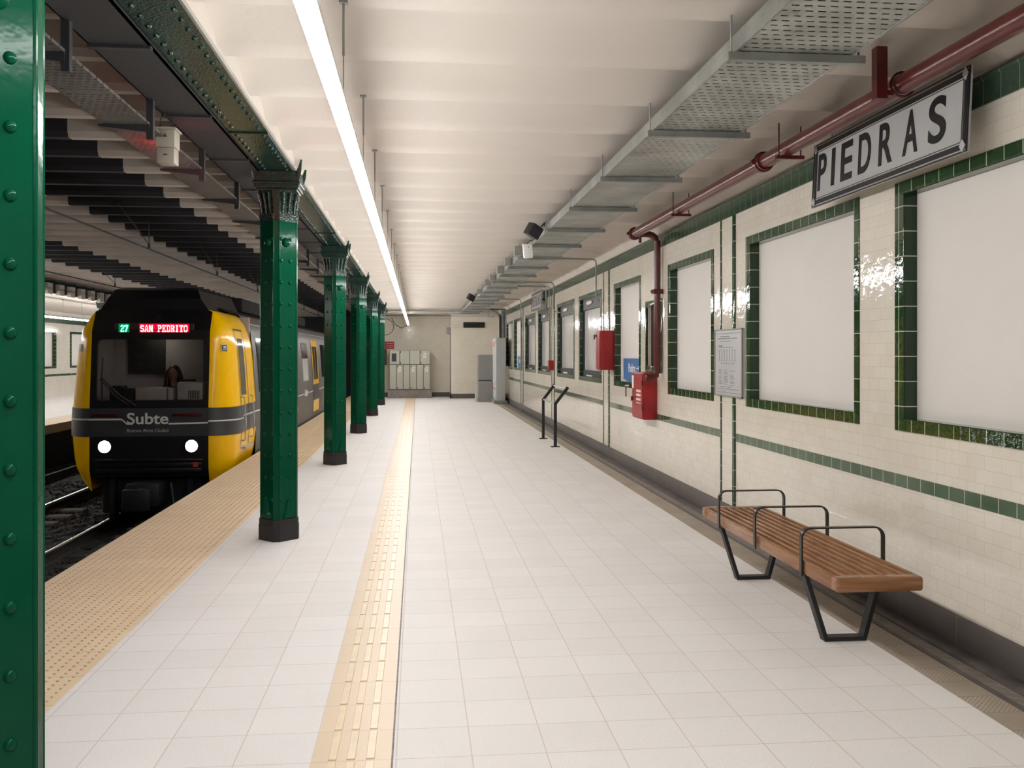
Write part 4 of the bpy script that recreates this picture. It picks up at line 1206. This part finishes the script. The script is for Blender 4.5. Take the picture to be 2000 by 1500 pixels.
f = MB(); f.grid([[(TX - wf(z), TY + yo(z), z), (TX - .4, TY + yo(z) - .025, z), (TX + .4, TY + yo(z) - .025, z), (TX + wf(z), TY + yo(z), z)] for z in (-.17, -.05, .1, .418)])
f.build('lower_front', 'trainblack', o, smooth=60)
f = MB(); f.box(TX - .76, TX + .76, TY - .10, TY, .06, .10, .012, 2); f.box(TX - .74, TX + .74, TY - .07, TY, -.02, .05, .01, 2); f.box(TX - .74, TX + .74, TY - .06, TY, -.10, -.03, .01, 2)
f.build('bumper', 'trainblack', o)
f = MB(); f.box(TX + .63, TX + .70, TY - .075, TY - .07, -.02, .05); tag(f.build('reflector', mat('dull red reflector', (.5, .05, .04), .4), o, smooth=0), 'dull red square reflector')
# white stripe on the front with its step down before the lettering
f = MB()
zf = TY - .033
def strip(pts, h=.022):
    rows = [[(TX + x, zf - .002 - .0 * x, z - h / 2) for x, z in pts], [(TX + x, zf - .002, z + h / 2) for x, z in pts]]
    f.grid(rows)
strip([(-.83, .667), (-.375, .667), (-.30, .60), (-.22, .60)], .024)
f.build('front_stripe', 'stripe', o, smooth=0)
f = MB(); strip([(.28, .598), (.83, .612)]); f.build('front_stripe', 'stripe', o, smooth=0)
f = MB(); f.text('Subte', (TX - .30, zf - .002, .595), (1, 0, 0), (0, 0, 1), .575, .165, .004, .018); f.build('lettering', 'stripe', o, smooth=0)
f = MB(); f.text('Buenos Aires Ciudad', (TX - .30, zf - .002, .482), (1, 0, 0), (0, 0, 1), .575, .048, .003, .012); tag(f.build('lettering', mat('grey lettering', (.34, .34, .34), .5), o, smooth=0), 'small grey lettering')
for x0, x1 in ((-.79, -.42), (.33, .74)):
    f = MB(); f.box(TX + x0, TX + x1, zf - .008, zf + .02, .705, .745, .012, 2); l = f.build('marker_light', mat('dark red marker lens', (.06, .006, .006), .2), o)
for x in (-.605, .605):
    f = MB(); f.tube([(TX + x, TY - .06, .278), (TX + x, TY, .278)], .098, 20); h = f.build('headlight', 'trainblack', o)
    f = MB(); f.dome((TX + x, TY - .058, .278), (0, -1, 0), .088, .025, 20, 4); f.build('lens', 'headlight', h)
# destination display
f = MB(); f.box(TX - .52, TX + .60, TY + yo(1.97) - .012, TY + yo(1.97) + .03, 1.895, 2.055, .004, 1); dsp = f.build('destination_display', mat('display window', (.05, .03, .025), .2), o)
yd_ = TY + yo(1.97) - .014
f = MB(); f.box(TX - .17, TX + .53, yd_ - .001, yd_ + .002, 1.908, 2.044); f.build('glow_backing', 'led_red_halo', dsp, smooth=0)  # added glowing plate that imitates the halo of the lit letters
f = MB(); f.box(TX - .46, TX - .31, yd_ - .001, yd_ + .002, 1.908, 2.044); f.build('glow_backing', 'led_green_halo', dsp, smooth=0)  # added glowing plate for the halo of the number
GLY = {'S': ['.####.', '##..##', '##....', '.####.', '....##', '##..##', '.####.'], 'A': ['..##..', '..##..', '.#..#.', '.#..#.', '.####.', '##..##', '##..##'],
       'N': ['##..##', '###.##', '###.##', '######', '##.###', '##.###', '##..##'], 'P': ['#####.', '.#..##', '.#..##', '.####.', '.#....', '.#....', '###...'],
       'E': ['######', '.#...#', '.#.#..', '.###..', '.#.#..', '.#...#', '######'], 'D': ['#####.', '.#..##', '.#...#', '.#...#', '.#...#', '.#..##', '#####.'],
       'R': ['#####.', '.#..##', '.#..##', '.####.', '.#.##.', '.#..##', '###.##'], 'I': ['.####.', '..##..', '..##..', '..##..', '..##..', '..##..', '.####.'],
       'T': ['######', '#.##.#', '..##..', '..##..', '..##..', '..##..', '.####.'], 'O': ['.####.', '##..##', '#....#', '#....#', '#....#', '##..##', '.####.'],
       '2': ['.####.', '##..##', '....##', '..###.', '.##...', '##...#', '######'], '7': ['######', '##..##', '...##.', '...##.', '..##..', '..##..', '.##...'], ' ': ['......'] * 7}
def led(string, x0, wd, z0, ht, m):
    f = MB(); n = len(string); cw = wd / (n * 7 - 1); chh = ht / 7
    for k, ch in enumerate(string):
        for r_, row in enumerate(GLY[ch]):
            for c_, v in enumerate(row):
                if v == '#':
                    x = TX + x0 + (k * 7 + c_) * cw; z = z0 + (6 - r_) * chh
                    f.box(x, x + cw * .98, yd_ - .006, yd_ - .001, z, z + chh * .95)
    f.build('led_text', m, dsp, smooth=0)
led('SAN', -.155, .665 * 20 / 76, 1.925, .10, 'led_red')
led('PEDRITO', -.155 + .665 * 28 / 76, .665 * 48 / 76, 1.925, .10, 'led_red')
led('27', -.432, .105, 1.925, .10, 'led_green')
f = MB(); f.tube([(TX + .07, TY + yo(2.13) - .02, 2.135), (TX + .07, TY + yo(2.13) + .03, 2.135)], .05, 14); f.build('roof_lamp', 'darkglass', o)
# wiper
f = MB(); f.tube([(TX - .18, TY - .02, .86), (TX - .42, TY - .03, 1.02), (TX - .66, TY - .02, 1.27)], .015, 6); f.tube([(TX - .27, TY - .02, .86), (TX - .46, TY - .03, 1.0), (TX - .68, TY - .02, 1.25)], .011, 6)
w_ = f.build('wiper_arm', 'black', o)
f = MB(); f.tube([(TX - .655, TY - .0, .93), (TX - .665, TY + .015, 1.28), (TX - .66, TY + .05, 1.55)], .012, 6); f.build('wiper_blade', 'black', w_)
# coupler and under gear
f = MB(); f.box(TX - .22, TX + .22, TY - .35, TY + .3, -.55, -.22, .03, 2); f.tube([(TX, TY - .62, -.4), (TX, TY - .3, -.4)], .13, 14); f.box(TX - .19, TX + .17, TY - .66, TY - .58, -.56, -.26, .02, 2)
f.build('coupler', 'black', o)
f = MB(); f.box(TX - .75, TX + .75, TY + .25, TY + .6, -.72, -.2, .03, 1)
for s in (-1, 1):
    f.box(TX + s * .55 - .04, TX + s * .55 + .04, TY + .1, TY + .3, -.78, -.2); f.tube([(TX + s * .3, TY, -.25), (TX + s * .36, TY - .05, -.6), (TX + s * .3, TY + .1, -.75)], .025, 8)
f.build('underframe', 'black', o)
for yy in (TY + 2.0, TY + 4.0, TY + 13, TY + 15):
    for s in (-1, 1):
        f = MB(); f.tube([(TX + s * .66, yy, -.41), (TX + s * .78, yy, -.41)], .41, 24); f.build('wheel', 'railside', o)
# car body behind the cab
LB = 17.0
prof = [(1.17, -.30), (1.19, .1), (1.2, .5), (1.185, 1.0), (1.15, 1.6), (1.11, 1.95), (1.04, 2.12), (.9, 2.25)]
f = MB(); ya, yb = TY + 1.84, TY + LB
for sg in (-1, 1): f.grid([[(TX + sg * x, y, z) for x, z in prof] for y in (ya, ya + 3, ya + 8, yb)])
f.grid([[(TX - x, yb, z) for x, z in prof], [(TX + x, yb, z) for x, z in prof]])
f.build('body_side', 'trainside', o, smooth=40)
f = MB(); pr = [(.9, 2.25), (.75, 2.33), (.45, 2.39), (0, 2.41), (-.45, 2.39), (-.75, 2.33), (-.9, 2.25)]
f.grid([[(TX + x, y, z) for x, z in pr] for y in (ya - .8, yb)]); f.build('roof', 'trainroof', o, smooth=40)
f = MB(); f.box(TX - .7, TX + .7, TY + 3.4, TY + 7, 2.36, 2.62, .05, 2); f.box(TX - .7, TX + .7, TY + 9, TY + 13, 2.36, 2.62, .05, 2); f.build('roof_unit', 'trainroof', o)
f = MB(); f.box(TX - 1.0, TX + 1.0, ya, yb, -.75, -.28); f.build('undercarriage', 'dark', o, smooth=0)
def bx(z): return lerp([(b, a) for a, b in prof], z)
for sg in (1, -1):
    f = MB(); f.tube([(TX + sg * bx(2.12) + sg * .004, ya, 2.10), (TX + sg * bx(2.12) + sg * .004, yb, 2.10)], .012, 6); f.build('gutter', 'alum', o)
    f = MB(); f.grid([[(TX + sg * (bx(z) + .004), ya, z), (TX + sg * (bx(z) + .004), yb, z)] for z in (.655, .678)]); f.build('stripe', 'stripe', o, smooth=0)
    for yd0 in (17.9, 20.05, 24.55, 28.6):
        y2 = yd0 + 1.35
        f = MB()
        for z0, z1 in ((.13, .418), (.825, 1.96)):
            f.grid([[(TX + sg * (bx(z) + .006), yd0, z), (TX + sg * (bx(z) + .006), y2, z)] for z in levels(z0, z1, 4)])
        d = f.build('door', 'yellow', o, smooth=0)
        f = MB(); f.grid([[(TX + sg * (bx(z) + .006), yd0, z), (TX + sg * (bx(z) + .006), y2, z)] for z in (.418, .6, .825)]); f.build('door_band', 'band', d, smooth=0)
        f = MB()
        for a, b in ((.18, .6), (.75, 1.17)): f.grid([[(TX + sg * (bx(z) + .010), yd0 + a, z), (TX + sg * (bx(z) + .010), yd0 + b, z)] for z in levels(.95, 1.8, 4)])
        f.build('door_window', 'darkglass', d, smooth=0)
        f = MB()
        for a in (-.03, .665, 1.35): f.grid([[(TX + sg * (bx(z) + .009), yd0 + a, z), (TX + sg * (bx(z) + .009), yd0 + a + .03, z)] for z in levels(.13, 1.97, 4)])
        f.build('door_seal', 'trainblack', d, smooth=0)
    for wy in (16.3, 22.5, 26.8):
        f = MB(); f.grid([[(TX + sg * (bx(z) + .005), wy, z), (TX + sg * (bx(z) + .005), wy + 1.1, z)] for z in levels(.97, 1.87, 4)]); wd_ = f.build('side_window', 'sheet' if wy == 22.5 else 'darkglass', o, smooth=0)
        f = MB(); f.grid([[(TX + sg * (bx(z) + .009), wy, z), (TX + sg * (bx(z) + .009), wy + 1.1, z)] for z in levels(1.5, 1.87, 3)]); f.build('upper_pane', 'darkglass', wd_, smooth=0)
    f = MB()
    for wy in (22.7,):
        f.text('Subte', (TX + sg * (bx(.65) + .004), wy + (0 if sg > 0 else 0), .60), (0, sg * 1, 0), (0, 0, 1), .7, .17, .004, .03)
    f.build('side_lettering', 'stripe', o, smooth=0)
# cab interior
f = MB(); f.box(TX - 1.1, TX + 1.1, TY + 1.75, TY + 1.8, -.1, 2.2); f.box(TX - 1.06, TX - 1.04, TY + .55, TY + 1.75, -.1, 2.0); f.box(TX + 1.02, TX + 1.04, TY + .55, TY + 1.75, -.1, 2.0); f.box(TX - 1.0, TX + 1.0, TY + .3, TY + 1.8, 1.98, 2.0); f.box(TX - 1.0, TX + 1.0, TY + .3, TY + 1.8, -.1, -.08)
f.build('cab_lining', 'cabwall', o, smooth=0)
f = MB(); f.box(TX - .80, TX - .22, TY + 1.72, TY + 1.75, 1.28, 1.92); f.build('bulkhead_board', mat('dark notice', (.03, .028, .027), .5, 0, .5, 20), o, smooth=0)
f = MB(); f.box(TX + .38, TX + .80, TY + 1.72, TY + 1.75, .8, 1.9); f.build('bulkhead_door', mat('blue grey door', (.10, .11, .15), .5), o, smooth=0)
f = MB(); f.box(TX - .8, TX + .8, TY + .1, TY + .62, .1, .93, .02, 1); f.build('driver_desk', 'cabwall', o)
f = MB(); f.box(TX - .24, TX + .20, TY + .14, TY + .45, .93, 1.115, .02, 2); f.box(TX + .215, TX + .29, TY + .14, TY + .45, .93, 1.105, .02, 2); f.build('console', 'trainwhite', o)
f = MB(); f.box(TX + .34, TX + .72, TY + .16, TY + .55, .93, 1.195, .03, 2); mo = f.build('monitor', 'trainwhite', o)
f = MB()
for k in range(7): f.box(TX + .51 + k * .024, TX + .522 + k * .024, TY + .155, TY + .165, .95, 1.07)
f.build('vent', 'seam', mo, smooth=0)
f = MB(); f.box(TX - .62, TX - .45, TY + .2, TY + .5, .93, 1.14, .01, 1); f.box(TX - .44, TX - .27, TY + .2, TY + .5, .93, 1.1, .01, 1); f.build('side_console', 'band', o)
f = MB(); f.box(TX - .35, TX - .15, TY + 1.3, TY + 1.5, 1.955, 1.98); f.build('cab_lamp', 'cablamp', o, smooth=0)
f = MB(); f.box(TX - .2, TX + .32, TY + 1.15, TY + 1.6, .42, .5, .03, 2); f.box(TX - .18, TX + .3, TY + 1.52, TY + 1.62, .5, 1.2, .03, 2); f.build('driver_seat', 'coat', o)

# ================================================================== DRIVER
DX, DY = -3.79, 15.28
p = thing('person', 'person with long auburn hair in dark coat seated behind the train windscreen', 'person', (DX, DY, .5))
V = {'hip': (0, 0, .56), 'waist': (0, 0, .75), 'chest': (0, -.02, .98), 'neck0': (0, -.03, 1.10), 'neck': (0, -.045, 1.19), 'head': (0, -.06, 1.30),
     'sl': (-.17, -.02, 1.06), 'el': (-.27, -.14, .86), 'hl': (-.22, -.40, .95), 'sr': (.17, -.02, 1.06), 'er': (.24, -.16, .86), 'hr': (.16, -.38, .95),
     'kl': (-.12, -.42, .58), 'al': (-.12, -.44, .16), 'kr': (.12, -.42, .58), 'ar': (.12, -.44, .16)}
E_ = [('hip', 'waist'), ('waist', 'chest'), ('chest', 'neck0'), ('neck0', 'neck'), ('chest', 'sl'), ('sl', 'el'), ('el', 'hl'), ('chest', 'sr'), ('sr', 'er'), ('er', 'hr'), ('hip', 'kl'), ('kl', 'al'), ('hip', 'kr'), ('kr', 'ar')]
RAD = {'hip': .15, 'waist': .13, 'chest': .14, 'neck0': .07, 'neck': .05, 'sl': .07, 'el': .05, 'hl': .035, 'sr': .07, 'er': .05, 'hr': .035, 'kl': .07, 'al': .05, 'kr': .07, 'ar': .05}
def skin_obj(name, V, E_, RAD, root, m, parent, sub=2):
    keys = [k for k in V if k in RAD]; idx = {k: i for i, k in enumerate(keys)}
    me = bpy.data.meshes.new(name)
    me.from_pydata([(V[k][0], V[k][1], V[k][2] - .5) for k in keys], [(idx[a], idx[b]) for a, b in E_], [])
    ob = bpy.data.objects.new(name, me); COL.objects.link(ob); ob.parent = parent
    md = ob.modifiers.new('skin', 'SKIN')
    for k in keys:
        me.skin_vertices[0].data[idx[k]].radius = (RAD[k], RAD[k] * .85)
    me.skin_vertices[0].data[idx[root]].use_root = True
    md.use_smooth_shade = True
    s = ob.modifiers.new('sub', 'SUBSURF'); s.levels = sub; s.render_levels = sub
    me.materials.append(M[m]); return ob
skin_obj('coat', V, E_, RAD, 'hip', 'coat', p)
f = MB(); f.ball((DX, DY - .055, 1.30), .074, .092, .112, 18)
f.ball((DX, DY - .150, 1.285), .013, .018, .022, 8); f.ball((DX, DY - .085, 1.225), .045, .05, .04, 10)
f.tube([(DX, DY - .04, 1.1), (DX, DY - .05, 1.22)], .05, 12)
f.ball((DX - .073, DY - .04, 1.295), .012, .02, .03, 8); f.ball((DX + .073, DY - .04, 1.295), .012, .02, .03, 8)
f.build('head', 'skin', p, smooth=60)
f = MB()
for s in (-1, 1): f.ball((DX + s * .03, DY - .140, 1.308), .013, .008, .007, 8)
f.build('eyes', 'ink', p)
f = MB(); f.ball((DX, DY - .140, 1.242), .022, .008, .006, 8); f.build('mouth', mat('lips', (.30, .09, .08), .5), p)
f = MB(); f.ball((DX, DY - .025, 1.335), .092, .10, .105, 18)
for s in (-1, 1):
    f.tube([(DX + s * .075, DY - .05, 1.36), (DX + s * .098, DY - .04, 1.25), (DX + s * .11, DY - .05, 1.12), (DX + s * .10, DY - .09, 1.03)], [.03, .04, .042, .02], 10)
f.tube([(DX, DY + .05, 1.34), (DX, DY + .07, 1.2), (DX, DY + .08, 1.05)], [.07, .09, .06], 10)
f.build('hair', 'hair', p, smooth=60)
for s, k in ((-1, 'hl'), (1, 'hr')):
    hx, hy, hz = V[k]
    hv = {'w': (hx, hy + .02, hz), 'p': (hx, hy - .05, hz + .01)}
    he = [('w', 'p')]; hrad = {'w': .03, 'p': .032}
    for i, d in enumerate((-.026, -.009, .009, .026)):
        L = (.06, .07, .066, .05)[i]
        hv[f'a{i}'] = (hx + d, hy - .075, hz + .014); hv[f'b{i}'] = (hx + d * 1.1, hy - .075 - L * .55, hz + .006); hv[f'c{i}'] = (hx + d * 1.1, hy - .075 - L * .85, hz - .018)
        he += [('p', f'a{i}'), (f'a{i}', f'b{i}'), (f'b{i}', f'c{i}')]
        hrad.update({f'a{i}': .0095, f'b{i}': .0085, f'c{i}': .0075})
    hv['t0'] = (hx - s * .035, hy - .02, hz); hv['t1'] = (hx - s * .052, hy - .055, hz - .006); he += [('w', 't0'), ('t0', 't1')]; hrad.update({'t0': .011, 't1': .009})
    skin_obj('hand', hv, he, hrad, 'w', 'skin', p, 1)
